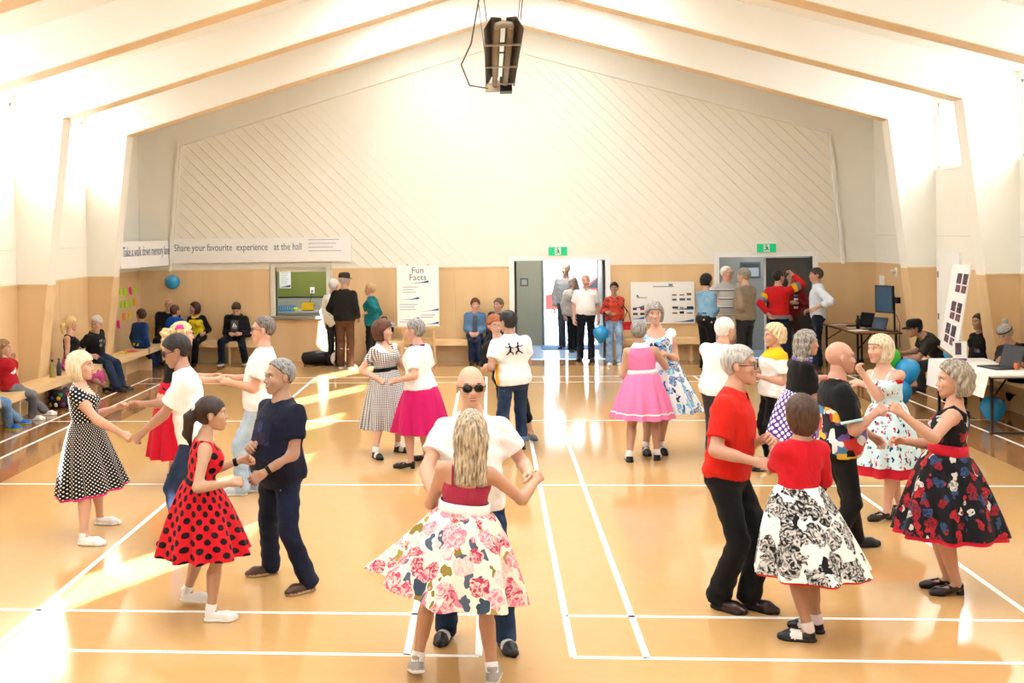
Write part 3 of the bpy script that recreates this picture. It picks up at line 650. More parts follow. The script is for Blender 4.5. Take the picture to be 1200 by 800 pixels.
    for sh, e, wr, dd, sg, cu, pl in g.arm:
        V, F = hand_tpl(cu, q == 2); y = dd; n0 = nrm(rr*(-sg)*.6-A(0, 0, .45)-fr*.15); pn = nrm(n0-y*(n0@y)); z = -pn; x = np.cross(y, z)
        V = V.copy(); thumb_in = x@(fr+A(0, 0, .6))   # thumb (-x of the template) should point forward / up
        if thumb_in > 0: V[:, 0] *= -1; F = F[:, ::-1]
        M = framed(x, y, z, wr-O, sc**.6*(.93 if fem else 1.04)); app(xf(M, V), F, 0); g.hand.append(M)
    me = mesh_np('body', np.concatenate(Vs), np.concatenate(Fs), [skin_mat(skin), EYEW, EYED, plain(lips, .45)], np.concatenate(Ms)); g.body = link('body', me, root)
    if hair is not None:
        V, F = hair_tpl(hair if q < 2 else dict(hair, h=.0105)); link('hair', mesh_np('hair', V, F, hairm), root, g.HM)
    if glasses: eyewear(root, g.HM, glasses == 'sun', plain('1d1a1a' if glasses in ('sun', 'dark') else '8c8378', .3, .5))
    return g
def wrinkle(p, a): return a*(np.sin(p[:, 0]*31+p[:, 2]*37+1.3)*np.sin(p[:, 1]*29-p[:, 2]*23+.4)+.6*np.sin(p[:, 2]*61+p[:, 0]*17+p[:, 1]*13))
def torso_uv(g, V):
    c, a, b = g.T.coords(V+g.O); return np.stack([np.arctan2(b, a)*(.8/(2*math.pi)), c*g.T.L], 1)
def topwear(g, mat, sleeve=.6, hem=-.08, off=.012, neck=.068, nb=.0, nc=1.06, c1=1.06, flare=0., name='shirt', srad=.0, wr=.003, loose=0., nrx=1.):
    """shirt, sweater or bodice: torso plus sleeves; sleeve 0..2 in arm segments"""
    T, sc = g.T, g.sc; hcap = hem
    def f(p):
        w = wrinkle(p, wr); d = T.sdf(p, off, hcap, c1, wadd=lambda c: np.clip((.45-c), 0, 1)*flare+loose*np.exp(-((c-.35)/.3)**2))+w
        if sleeve > 0:
            for sh, e, wp, dd, sg, cu, pl in g.arm:
                u = nrm(e-sh); k = min(sleeve, 1); end = sh+(e-sh)*k; ag = (.9 if g.fem else 1.)*(1+(g.girth-1)*.7)
                a = rc(p, sh, end, (.052*ag+off*.8)*sc, (.045*ag+off+srad)*sc)+w
                if sleeve <= 1: a = np.maximum(a, plane(p, end, u))
                else:
                    e2 = e+(wp-e)*(sleeve-1); a = smin(a, np.maximum(rc(p, e, e2, (.043*ag+off)*sc, (.034+off*.8+srad)*sc)+w, plane(p, e2, nrm(wp-e))), .025)
                d = smin(d, a, .055)
        if neck > 0:
            q = p-T.pt(nc, 0, nb); fr, rr = T.frame(1.); q = np.stack([q@rr/nrx, q@fr, q@T.U], 1); d = -smin(-d, np.linalg.norm(q, axis=1)-neck*sc, .03)
        return d
    pts = [T.pt(hem, .24+flare, .1), T.pt(hem, -.24-flare, -.1), T.pt(hem, 0, .2+flare), T.pt(hem, 0, -.2-flare), T.pt(c1)]
    for a in g.arm:
        pts.append(a[0])
        if sleeve > 0: pts.append(a[0]+(a[1]-a[0])*min(sleeve, 1))
        if sleeve > 1: pts.append(a[1]+(a[2]-a[1])*(sleeve-1))
    lo, hi = bbox(pts, .1*sc); V, F = surfnet(f, lo, hi, g.hg); V = V-g.O
    return link(name, mesh_np(name, V, F, mat, uv=torso_uv(g, V)), g.root)
def trousers(g, mat, waist=.27, hem=.0, off=.012, rh=.072, rk=.07, name='trousers', cut=None, mats2=None):
    """cut: fraction of the shin that stays bare (0 full length); mats2 turn-up"""
    T, sc = g.T, g.sc
    def f(p):
        w = wrinkle(p, .004); d = T.sdf(p, off, -.24, waist)
        for hj, kn, an, M, fy, fz in g.leg:
            end = an+(kn-an)*(cut or 0.)-(0 if cut else 1)*nrm(kn-an)*.035*sc; gi = 1
            a = smin(rc(p, hj, kn, (.092+off*.4)*sc, rk*sc), np.maximum(rc(p, kn, end, rk*sc, rh*sc), plane(p, end, nrm(end-kn))), .03)+w; d = smin(d, a, .022)
        return d
    pts = [T.pt(waist), T.pt(waist, .2, .15), T.pt(waist, -.2, -.15)]+[x for l in g.leg for x in l[:3]]
    lo, hi = bbox(pts, .13*sc); V, F = surfnet(f, lo, hi, g.hg); return link(name, mesh_np(name, V-g.O, F, mat), g.root)
def shoes(g, kind, cu, cs='e9e6df', two=None, socks=None, k=1.):
    me = shoe_mesh(kind, cu, cs, two)
    for i, (hj, kn, an, M, fy, fz) in enumerate(g.leg):
        M = M.copy(); M[:3, 3] -= g.O; M[:3, :3] *= k; o = link('shoe', me, g.root, M)
        if socks:
            u = nrm(kn-an); MB().tube([an-fz*.03*g.sc-g.O, an-g.O, an+u*.05*g.sc-g.O, an+u*.055*g.sc-g.O], [.036*g.sc, .041*g.sc, .043*g.sc, .038*g.sc], 14).build('sock', cloth(socks), g.root, True)
def skirt(g, mat, wc=.36, hem=.45, R=.38, n=14, amp=.03, swing=(0, 0), p=.75, pet=None, name='skirt', off=.014, seed=0, squash=1., tiltv=(0, 0), rep=0.8, wav=0.):
    """flared skirt with hanging folds from the waist ring down to hem height (world z)"""
    T = g.T; cw = T.pt(wc); fr, rr = T.frame(wc); w = np.interp(wc, T.c, T.w)+off; d = np.interp(wc, T.c, T.d)+off; NT_, NR = 96, 18; rnd = random.Random(seed+7)
    ph = [rnd.uniform(0, 6.28) for _ in range(4)]; th = np.arange(NT_+1)*2*math.pi/NT_
    def surf(hemz, Rk, ins):
        V = []; UV = []
        for i in range(NR+1):
            t = i/NR; rw = T.pt(wc, 0, np.interp(wc, T.c, T.o)); s_ = t**p; z0 = cw[2]
            fold = amp*(t**1.2)*(np.cos(n*th+ph[0]+.6*np.sin(3*th+ph[1]))+.45*np.cos((n+5)*th+ph[2])); 
            ra = w*(1-s_)+Rk*s_+fold-ins; rb = d*(1-s_)+Rk*squash*s_+fold-ins
            cc_ = wc-(z0-hemz)*t/T.L; ra = np.maximum(ra, (np.interp(cc_, T.c, T.w)+off) if cc_ > -.15 else 0); rb = np.maximum(rb, (np.interp(cc_, T.c, T.d)+abs(np.interp(cc_, T.c, T.o)-np.interp(wc, T.c, T.o))+off) if cc_ > -.15 else 0)
            f2, r2 = nrm(A(fr[0], fr[1], fr[2]*(1-t))), nrm(A(rr[0], rr[1], rr[2]*(1-t)))
            dz = (z0-hemz)*t; c0 = rw+A(swing[0], swing[1], 0)*t**1.3; sw_ = (tiltv[0]*np.cos(th)+tiltv[1]*np.sin(th))*t**1.5+wav*np.cos(2*th+ph[3])*t**2
            pt = c0[None]+np.cos(th)[:, None]*ra[:, None]*r2+np.sin(th)[:, None]*rb[:, None]*f2; pt[:, 2] = pt[:, 2]*(1-t)+(c0[2])*t-dz+sw_
            V.append(pt-g.O); UV.append(np.stack([th/(2*math.pi)*rep*2.0, np.full(NT_+1, -dz*1.12)], 1))
        V = np.concatenate(V); UV = np.concatenate(UV); k = NT_+1
        F = np.array([(i*k+j, (i+1)*k+j, (i+1)*k+j+1, i*k+j+1) for i in range(NR) for j in range(NT_)]); return V, F, UV
    V, F, UV = surf(hem, R, 0); o = link(name, mesh_np(name, V, F, mat, uv=UV), g.root)
    if pet: V, F, UV = surf(hem-pet[1], R+.0, .012); link('petticoat', mesh_np('petticoat', V, F, pet[0], uv=UV), g.root)
    return o
def ring(g, name, mat, c, h, off=.02, b=0.):
    """belt or waistband around the torso at level c"""
    T = g.T; V = []; n = 40; fr, rr = T.frame(min(max(c, 0), 1))
    for dc, dr in ((-h/2, -.008), (-h/2, 0), (h/2, 0), (h/2, -.008)):
        cc = c+dc/T.L; w = np.interp(cc, T.c, T.w)+off+dr; d = np.interp(cc, T.c, T.d)+off+dr; o = T.pt(cc, 0, np.interp(cc, T.c, T.o))
        for k in range(n): t = 2*math.pi*k/n; cx, sy = math.cos(t), math.sin(t); V.append(o+rr*w*math.copysign(abs(cx)**.87, cx)+fr*d*math.copysign(abs(sy)**.87, sy)-g.O)
    F = np.array([(i*n+k, i*n+(k+1) % n, (i+1)*n+(k+1) % n, (i+1)*n+k) for i in range(3) for k in range(n)]); return link(name, mesh_np(name, np.array(V), F, mat), g.root)
def collar(g, mat, r=.07, h=.05, name='collar', open_=.5):
    T = g.T; V = []; n = 24; fr, rr = T.frame(1.)
    for k in range(n+1):
        t = -math.pi/2+open_/2+(2*math.pi-open_)*k/n; cx, sy = math.cos(t+math.pi), math.sin(t+math.pi)
        t = math.pi/2+open_/2+(2*math.pi-open_)*k/n; cx, sy = math.cos(t), math.sin(t); f_ = max(0, sy)
        cf = .965-.05*f_**3; wl = np.interp(cf, T.c, T.w)+.024; dl = np.interp(cf, T.c, T.d)+.026; of = np.interp(cf, T.c, T.o)
        V += [T.pt(1.0, cx*.06*g.sc, sy*.06*g.sc)-g.O, T.pt(1.085-.05*f_, cx*.069*g.sc, sy*.069*g.sc+.012*f_)-g.O, T.pt(cf, cx*wl*.88, sy*dl+of)-g.O]
    F = np.array([(3*k+i, 3*k+i+1, 3*k+i+4, 3*k+i+3) for k in range(n) for i in (0, 1)]); return link(name, mesh_np(name, np.array(V), F, mat), g.root)
def strap(g, mat, a, b, w=.012, name='strap', side=(1, -1)):
    """shoulder straps from front point (c, a, b) over the shoulder to the back"""
    T = g.T
    for sg in side:
        pts = [T.pt(a[0], sg*a[1], a[2]*g.sc)-g.O, T.pt(.9, sg*(a[1]+b[1])/2*1.02, .055*g.sc)-g.O, T.pt(.985, sg*.088*g.sc, -.01)-g.O, T.pt(.9, sg*(a[1]+b[1])/2, -.09*g.sc)-g.O, T.pt(b[0], sg*b[1], b[2]*g.sc)-g.O]
        MB().tube(pts, w, 8).build(name, mat, g.root, True)
def wristband(g, mat, side, name='wristband', w=.014, r=.032):
    sh, e, wr, dd, sg, cu, pl = g.arm[side]; MB().tube([wr-dd*.02-g.O, wr-dd*(.02+w*2)-g.O], r*g.sc, 14).build(name, mat, g.root, True)
def cap_hat(g, mat, brim=True, brim_all=False, h=.1):
    m = MB(); n = 20; prof = [(.088, .03), (.092, .05), (.088, .05+h*.55), (.066, .05+h*.8), (.0, .05+h*.85)]
    v = []; 
    for r, z in prof:
        for k in range(n): t = 2*math.pi*k/n; v.append((r*math.cos(t), r*1.2*math.sin(t)-.012, z))
    m.add(v, [(i*n+k, i*n+(k+1) % n, (i+1)*n+(k+1) % n, (i+1)*n+k) for i in range(len(prof)-1) for k in range(n)])
    o = m.build('cap', mat, g.root, True); o.matrix_local = Matrix([list(r) for r in g.HM])
    if brim:
        b = MB(); v = []
        for z in (.034, .04):
            for k in range(13): t = math.pi*k/12; v += [(.086*math.cos(t), .1*math.sin(t)-.012, z), (.09*math.cos(t), .175*math.sin(t)-.012, z-.02*math.sin(t))]
        b.add(v, [(2*k+26*j, 2*k+1+26*j, 2*k+3+26*j, 2*k+2+26*j) for j in (0, 1) for k in range(12)]+[(2*k+1, 2*k+27, 2*k+29, 2*k+3) for k in range(12)])
        b = b.build('brim', mat, o, True)
    return o
def surf_patch(g, name, mat, c0, c1, a0, a1, off=.02, back=False, slant=0.):
    """flat print or shirt front that follows the chest (or back) surface of the torso"""
    T = g.T; nu, nv = 8, 8; V = []; sg = -1 if back else 1
    for i in range(nv+1):
        c = c0+(c1-c0)*i/nv; w = np.interp(c, T.c, T.w)+off; d = np.interp(c, T.c, T.d)+off; o = np.interp(c, T.c, T.o)
        for j in range(nu+1):
            a = a0+(a1-a0)*j/nu+slant*(c-c0)*T.L; V.append(T.pt(c, a, o+sg*d*max(1-min(abs(a)/w, .999)**2.3, 0)**(1/2.3)/.98)-g.O)
    k = nu+1; F = np.array([(i*k+j, i*k+j+1, (i+1)*k+j+1, (i+1)*k+j) for i in range(nv) for j in range(nu)]); return link(name, mesh_np(name, np.array(V), F, mat), g.root)
WHT, BLK = cloth('f4f2ee', .02), cloth('101012', .15)
SHORT = dict(k='short'); RECED = dict(k='short', hl=-.03, t=.01)
hm = hair_mat
NAVY = cloth('16192b', .1); JEAN = denim('18243c', '2b3c5a'); LJEAN = denim('5d7fa6', '8fb0d0')
# 12 polka-dot dress
g = person('woman in a black and white polka dot dress with pink petticoat and white shoes', at=(106, 628), top=(94, 405), face=82, look=85, fem=True, head=(95, 429), hipc=(101, 532),
           feet=[((98, 638), 95), ((117, 614), 95)], rh=(151, 512, -.1), lh=(146, 474, .25), girth=1.1, skin='d7a184', hair=dict(k='bob', t=.02, w=.1, bot=-.125, fringe=.05, side=.02), hairm=hm('cdb68e', 'f0e3c4'), curl=(.6, .6))
PD = dots('141416', 'f2f0ec', .036, .165)
topwear(g, PD, sleeve=.3, hem=.2, neck=.11, nb=.07, nc=1.0, name='bodice', off=.008, wr=.002, srad=.01)
skirt(g, PD, wc=.33, hem=onY(100, 583, g.Y0-.29)[2], R=.29, n=9, amp=.028, swing=(.06, 0), pet=(cloth('f0328c'), .02), rep=.8, tiltv=(0, .05))
shoes(g, 'oxford', 'f2f0ec', 'e8e4dc')
# 14 red dress girl
g = person('girl with a white ribbon ponytail in a red dress with black dots', at=(247, 722), top=(242, 461), face=70, look=75, fem=True, head=(248, 485), hipc=(232, 592), feet=[((247, 727), 85), ((219, 704), 90, .03)],
           rh=(281, 564, -.12), lh=(292, 536, .25), skin='b98a68', hair=dict(k='short', t=.012, hl=.03, fringe=.05, bot=-.07, tail=[((0, -.1, .035), (0, -.15, -.02), .03, .04), ((0, -.15, -.02), (0, -.165, -.13), .04, .032), ((0, -.165, -.13), (0, -.14, -.22), .03, .01)]), hairm=hm('20140f', '3a261c'), curl=(.6, .6))
RD = dots('d31424', '0e0a0c', .1, .23)
topwear(g, RD, sleeve=0, hem=.2, neck=.085, nc=1.05, c1=1.02, name='bodice', off=.01, wr=.002)
skirt(g, RD, wc=.34, hem=onY(235, 662, g.Y0-.30)[2], R=.30, n=10, amp=.03, swing=(.02, 0), rep=.8, p=.65)
ring(g, 'belt', BLK, .335, .03, .02)
rb = MB(); M = g.HM
for s_ in (-1, 1): rb.ellipsoid((s_*.035, -.125, .06), (.035, .014, .022), 10); rb.ellipsoid((s_*.018, -.13, .01), (.011, .008, .045), 8)
rb = rb.build('ribbon', WHT, g.root, True); rb.matrix_local = Matrix([list(r) for r in M])
shoes(g, 'sneaker', 'f0eeea', 'f4f2ee', socks='f2f0ee'); wristband(g, BLK, 0)
# 15 navy man
g = person('stocky grey-haired man in a navy t-shirt, dark jeans and brown shoes', at=(338, 688), top=(327, 415), face=225, look=235, hip=215, head=(327, 441), hipc=(327, 566), feet=[((318, 672), 240), ((362, 692), 225)],
           rh=(292, 522, -.15), lh=(299, 561, -.25), girth=1.12, belly=.05, skin='a97c5f', hair=dict(k='short', hl=-.02, t=.01), hairm=hm('5b5755', 'a3a09c'), curl=(.6, .6))
topwear(g, cloth('13162a', .12), sleeve=.62, hem=-.08, off=.016, flare=.03, srad=.014)
surf_patch(g, 'shirt_print', floral('151a34', ['2a3a6c', '3a2030', '24305a'], 14, .5), .42, .74, -.1, .1, .03); trousers(g, denim('10162a', '1d2740')); shoes(g, 'oxford', '4b2d1b', 'b59a78'); wristband(g, BLK, 1, 'watch'); wristband(g, BLK, 0, 'watch')
# 25 bald man
g = person('bald man in sunglasses and white t-shirt facing the floral skirt dancer', at=(553, 751), top=(551, 427), face=178, look=172, head=(552, 453, -.05), hipc=(556, 601), feet=[((523, 746), 190), ((592, 757), 165)],
           lh=(625, 561, -.25), rh=(512, 598, -.42), girth=1.0, belly=.03, skin='d09a7c', hair=dict(k='bald', t=.004), hairm=hm('b9b3aa', 'd8d2ca'), glasses='sun', curl=(.5, .6), rpole=(-1, .2, -.5), lpole=(.6, .2, -1))
topwear(g, WHT, sleeve=.6, hem=-.05, off=.02, srad=.014, flare=.01); trousers(g, denim('1b2b48', '30486c')); shoes(g, 'oxford', '17171a', '1c1c1c', two='e9e6df')
# 26 floral skirt woman
g = person('woman with long blonde hair in a crimson camisole and flying pink floral skirt', at=(560, 796), top=(551, 477), face=8, look=0, hip=-5, fem=True, head=(552, 505), hipc=(541, 640), feet=[((577, 800), 5), ((490, 786), -15, .06)], swap=False,
           rh=(633, 557, .32), lh=(520, 575, .38), rpole=(.5, -.2, -1), skin='bd8460', hair=dict(k='long', t=.014, w=.096, hl=.025, len=-.27, curl=.002, bot=-.36), hairm=hm('6b5844', 'd6c3a4'), curl=(.6, .6))
topwear(g, cloth('a8324a'), sleeve=0, hem=.25, c1=.72, neck=0, name='camisole', off=.008, wr=.002); strap(g, cloth('a8324a'), (.74, .08, .1), (.7, .07, -.1), .006)
FLW = floral('f1e3cf', ['c9456a', 'e07c93', 'b73352', 'e9b7b5'], 8.5, .5, ['54606e', '8f7a33', 'f1e3cf', '3e4c5c', 'a78d48', 'd98a98'])
skirt(g, FLW, wc=.40, hem=onY(540, 714, g.Y0-.43)[2], R=.43, n=9, amp=.04, swing=(-.10, .02), tiltv=(-.10, 0), wav=.02, p=.7, off=.02, pet=(cloth('efe0cc'), -.01))
ring(g, 'belt', cloth('efe9e0', .03), .40, .085, .026); shoes(g, 'sneaker', 'a7a4a2', 'ece9e4', socks='f4f2f0')
# 43 red shirt man
g = person('tall man in spectacles, red button shirt and black trousers', at=(862, 711), top=(867, 401), face=118, look=112, hip=120, head=(868, 428), hipc=(853, 560), feet=[((842, 712), 135), ((878, 712), 130)],
           lh=(903, 512, -.15), rh=(900, 545, -.35), skin='c28e70', hair=dict(k='short', t=.013, hl=.005), hairm=hm('8d8780', 'c9c3ba'), glasses='dark', curl=(.6, .6), girth=1.02)
RS = cloth('d4200f'); topwear(g, RS, sleeve=.72, hem=-.02, off=.018, srad=.012, loose=.01); collar(g, RS); trousers(g, BLK, rh=.08); shoes(g, 'oxford', '2a1212', '1a1212')
# 44 red cardigan woman
g = person('dark-haired woman in a red cardigan and white skirt with black roses', at=(943, 745), top=(938, 457), face=-20, look=-25, fem=True, head=(938, 485), hipc=(935, 602), feet=[((948, 751), -80), ((958, 741), -60)],
           lh=(905, 517, .42), rh=(930, 540, .4), skin='a9744f', hair=dict(k='bob', t=.018, w=.094, bot=-.135, side=.03), hairm=hm('2a1a12', '5a3a26'), curl=(.6, .6))
topwear(g, cloth('cf1626'), sleeve=1.35, hem=.22, off=.012, name='cardigan', wr=.003)
BWF = floral('f2efe9', ['121214', '1d1d20', '121214'], 8, .58, ['f2efe9', '19191c', 'f2efe9', 'f2efe9'], 2.)
skirt(g, BWF, wc=.36, hem=onY(945, 686, g.Y0-.34)[2], R=.34, n=8, amp=.03, swing=(.07, 0), pet=(cloth('e0301e'), .015), p=.68)
shoes(g, 'oxford', '15151a', '17171a', two='eceae6', socks='e9d9d6')
# 42 bald man, colourful shirt
g = person('bald man in a black shirt printed with bright picture panels', at=(984, 652), top=(984, 396), face=88, look=85, head=(985, 419), hipc=(983, 548), feet=[((972, 655), 90), ((1002, 640), 85)],
           rh=(1034, 478, -.1), lh=(1030, 517, .22), girth=1.08, belly=.05, skin='c98d72', curl=(.6, .6))
t = fab_base('picture_print_fabric'); vo = t.n('ShaderNodeTexVoronoi', {'Vector': t.obj(), 'Scale': 13}, distance='CHEBYCHEV'); rp = t.n('ShaderNodeValToRGB', {0: t.n('ShaderNodeSeparateColor', {0: vo.outputs[1]}).outputs[0]}); rp.color_ramp.interpolation = 'CONSTANT'
cs_ = ['14141c', 'c8332b', 'e9e4da', '14141c', '4f86b8', 'e0b23a', '14141c', '6a4b8a', 'd8d4cc']
while len(rp.color_ramp.elements) < len(cs_): rp.color_ramp.elements.new(.5)
for i, x in enumerate(rp.color_ramp.elements): x.position = i/len(cs_); x.color = lin(cs_[i])
t.color(rp.outputs[0]); PIC = t.set(.75, .3)
topwear(g, PIC, sleeve=0, hem=-.1, off=.018, flare=.03); topwear(g, BLK, sleeve=.75, hem=.62, off=.019, srad=.014, name='yoke', neck=.072); trousers(g, BLK); shoes(g, 'oxford', '17171a', '17171a')
sh, e_, wr_, dd, sg, cu, pl = g.arm[1]; k_ = sh+(e_-sh)*.72; u_ = nrm(e_-sh); MB().tube([k_-g.O, k_+u_*.022-g.O], .083*g.sc, 16).build('cuff', cloth('bfe3e4'), g.root, True)
# 46 black floral dress woman
g = person('grey-haired woman in a black floral dress with a red sash and red petticoat', at=(1112, 696), top=(1119, 421), face=-62, look=-80, fem=True, head=(1117, 446), hipc=(1108, 556), feet=[((1122, 697), -95), ((1112, 690), -85)],
           lh=(1048, 478, -.25), rh=(1046, 515, .12), girth=1.1, skin='c38b6c', hair=dict(k='puff', t=.026, w=.098, bot=-.1, side=.0, curl=.009, hl=.0), hairm=hm('6f6252', 'b5a894'), curl=(.6, .6))
BF = floral('121318', ['c3262f', 'd8d2c8', '33507c', 'a11f30', '8a3045'], 11.5, .42, ['121318', 'b02a34', '2d4a66', 'cfcac0', '121318'], 5.)
topwear(g, BF, sleeve=0, hem=.2, c1=.84, neck=0, name='bodice', off=.01, wr=.002); strap(g, cloth('17171c'), (.8, .085, .1), (.8, .085, -.09), .017)
skirt(g, BF, wc=.36, hem=onY(1100, 636, g.Y0-.35)[2], R=.35, n=9, amp=.03, pet=(cloth('e02440'), .03), p=.62); ring(g, 'sash', cloth('c4182c'), .36, .09, .026); shoes(g, 'pump', '1a1218', '120e12')
# 45 light blue dress blonde
g = person('blonde woman in a pale blue cherry print dress with red hem band', at=(1040, 607), top=(1031, 387), face=232, look=250, fem=True, head=(1031, 409), hipc=(1043, 499), feet=[((1040, 609), 250), ((1055, 600), 215)],
           rh=(1006, 430, -.1), lh=(1000, 447, .35), rpole=(.3, -.6, -1), skin='d9a288', lips='b3323a', hair=dict(k='bob', t=.018, w=.09, bot=-.115, fringe=.045, side=.03), hairm=hm('b59a70', 'efe4c8'), curl=(.35, .6))
LB = floral('cfe6ec', ['c8202e', '1d3a5c', '2c5c3e', 'c8202e'], 20, .25, ['cfe6ec', '23406a', 'cfe6ec', 'c8202e', 'cfe6ec', 'cfe6ec', 'cfe6ec'], 1.)
topwear(g, LB, sleeve=0, hem=.2, c1=.8, neck=0, name='bodice', off=.01, wr=.002); strap(g, cloth('cfe6ec'), (.78, .075, .1), (.76, .08, -.09), .01); ring(g, 'red_band', cloth('c4182c'), .76, .035, .022)
hz = onY(1040, 562, g.Y0-.28)[2]; skirt(g, LB, wc=.36, hem=hz+.085, R=.28, n=9, amp=.025, p=.62); 
T_ = g.T; g2z = hz
skirt(g, cloth('c4182c'), wc=.36, hem=hz, R=.285, n=9, amp=.025, p=.66, name='hem_band', off=.004); shoes(g, 'pump', '1b1518', '141012')
# 11 sunglasses man white shirt
g = person('dark-haired man in sunglasses and a white short-sleeved shirt holding hands with the polka dot dancer', at=(228, 636), top=(206, 387), face=262, look=255, nod=18, head=(206, 411), hipc=(228, 527), feet=[((238, 632), 265), ((214, 640), 265)],
           lh=(160, 513, -.1), rh=(155, 474, .25), skin='a8745a', hair=dict(k='short', t=.016, hl=.015), hairm=hm('100d0e', '2a2424'), glasses='sun', curl=(.6, .6))
topwear(g, WHT, sleeve=.7, hem=-.12, off=.02, srad=.014, flare=.02); collar(g, WHT); trousers(g, JEAN); shoes(g, 'oxford', '1a1a1a', '17171a')
# 10 blonde with pink flower
g = person('blonde woman with a pink hair flower, black dress and red skirt leaning to her partner', at=(208, 566), top=(214, 371), face=82, look=80, fem=True, head=(214, 392), hipc=(200, 478), feet=[((200, 566), 85), ((222, 560), 85)],
           rh=(262, 444, -.1), lh=(258, 440, .3), skin='d9a184', hair=dict(k='short', t=.016, hl=.03, bot=-.07, curl=.006, tail=[((0, -.1, .03), (0, -.16, .01), .04, .05), ((0, -.16, .01), (0, -.18, -.12), .05, .03)]), hairm=hm('c9a468', 'f1dca8'), curl=(.5, .5))
topwear(g, BLK, sleeve=.25, hem=.2, neck=.1, nb=.04, name='bodice', off=.01); skirt(g, cloth('c8102e'), wc=.36, hem=onY(200, 540, g.Y0-.27)[2], R=.27, n=9, amp=.025, p=.6); shoes(g, 'oxford', '17171a', '17171a')
fw = MB().ellipsoid((.07, -.02, .06), (.02, .02, .02), 8)
for k in range(6): a = k*1.047; fw.ellipsoid((.075, -.02+.03*math.cos(a), .06+.03*math.sin(a)), (.012, .022, .022), 8)
o = fw.build('hair_flower', cloth('e84a9a'), g.root, True); o.matrix_local = Matrix([list(r) for r in g.HM])
# 13 white t-shirt man sunglasses
g = person('man with sunglasses and a white t-shirt reaching out to the blonde dancer', at=(290, 579), top=(309, 366), face=262, look=265, head=(308, 386), hipc=(303, 478), feet=[((284, 580), 265), ((304, 576), 270)],
           lh=(262, 446, -.1), rh=(264, 442, .3), skin='d39a7c', hair=dict(k='short', t=.01, hl=-.01), hairm=hm('4a3f38', '8d8078'), glasses='sun', girth=1.05, belly=.02, curl=(.5, .5))
topwear(g, WHT, sleeve=.65, hem=-.1, off=.02, srad=.012, flare=.015); trousers(g, denim('9fb9d2', 'c9dbea')); shoes(g, 'sneaker', 'b9bcc0', 'e9e9e9')
# 19 gingham woman
g = person('laughing woman with a dark brown bob in a gingham dress with wide white collar', at=(455, 530), top=(448, 370), face=125, look=95, fem=True, head=(449, 388), hipc=(453, 453), feet=[((440, 536), 150), ((466, 529), 120)],
           rh=(449, 447, -.2), lh=(478, 409, -.1), girth=1.08, skin='dba58a', lips='a3222e', hair=dict(k='bob', t=.03, w=.108, bot=-.11, fringe=.055, side=.02), hairm=hm('35190f', '6b3a24'), curl=(.6, .6))
GG = gingham('f0efed', '1c1c20', .022); topwear(g, GG, sleeve=.6, hem=.2, off=.012, neck=.105, nb=.075, nc=.98, name='bodice'); skirt(g, GG, wc=.36, hem=onY(448, 505, g.Y0-.30)[2], R=.30, n=13, amp=.03, p=.6, rep=.8)
ring(g, 'belt', BLK, .36, .045, .024); T = g.T; m = MB()
for sg in (-1, 1):
    for i in range(7):
        a, b = [(.62+.055*k, sg*(.01+.014*k), .125-.0015*k*k) for k in (i, i+1)]; w0, w1 = [.03+.012*k for k in (i, i+1)]
        m.add([T.pt(a[0], a[1], a[2]*1.02)-g.O, T.pt(a[0]-.02, a[1]+sg*w0, a[2]*.98-.012)-g.O, T.pt(b[0]-.02, b[1]+sg*w1, b[2]*.98-.03)-g.O, T.pt(b[0], b[1], b[2]*1.02)-g.O], [(0, 1, 2, 3)])
m.build('collar', WHT, g.root); collar(g, WHT, .085, .01, 'back_collar', 2.4)
shoes(g, 'oxford', '15151a', '17171a', two='eceae6', socks='f0eeea')
# 20 magenta skirt
g = person('grey-haired woman in a white knit top, purple scarf and magenta skirt', at=(488, 545), top=(486, 369), face=-62, look=-70, fem=True, head=(486, 387), hipc=(492, 461), feet=[((482, 549), -85), ((500, 541), -60)],
           lh=(458, 447, -.15), rh=(478, 415, .3), girth=1.12, skin='c99276', hair=dict(k='short', t=.014, bot=-.07), hairm=hm('5e5a58', 'a8a4a0'), curl=(.6, .6))
topwear(g, cloth('f1eeea', .03), sleeve=.75, hem=.0, off=.016, flare=.02, loose=.01, name='knit_top', srad=.012); skirt(g, cloth('c2135e'), wc=.06, hem=onY(490, 511, g.Y0-.31)[2], R=.31, n=10, amp=.03, p=.62)
shoes(g, 'pump', '17171a', '141214'); MB().tube([g.T.pt(1.0, .07*math.cos(a), .07*math.sin(a))-g.O for a in [k*.524 for k in range(13)]], .016, 8).build('scarf', cloth('6a1f6e'), g.root, True)
# 24 polo man and 23 red-haired partner
g = person('dark-haired man in a white polo with yellow side panel and rolled jeans', at=(603, 529), top=(596, 359), face=-14, look=-40, head=(595, 377), hipc=(602, 461), feet=[((594, 533), -10), ((612, 526), -5)],
           lh=(580, 428, .15), rh=(600, 415, .35), girth=1.12, belly=.03, skin='b07e60', hair=dict(k='short', t=.014, bot=-.085), hairm=hm('0f0d0e', '262122'), curl=(.6, .6))
topwear(g, WHT, sleeve=.62, hem=-.1, off=.018, flare=.02, srad=.012, name='polo_shirt'); collar(g, WHT); trousers(g, denim('1b2c48', '31486a'), cut=.06); shoes(g, 'oxford', '1c1c20', '17171a')
T = g.T; m = MB()
for i in range(12):
    q = []
    for c in (-.08+.075*i, -.08+.075*(i+1)):
        w = np.interp(c, T.c, T.w)+.024+np.clip(.45-c, 0, 1)*.02; d = np.interp(c, T.c, T.d)+.024; q.append([T.pt(c, -w*math.cos(t_)**.87, np.interp(c, T.c, T.o)-d*math.sin(t_)**.87)-g.O for t_ in (.12, .3, .5)])
    m.add(q[0]+q[1], [(0, 1, 4, 3), (1, 2, 5, 4)])
m.build('side_panel', cloth('f2c21a'), g.root)
m = MB()
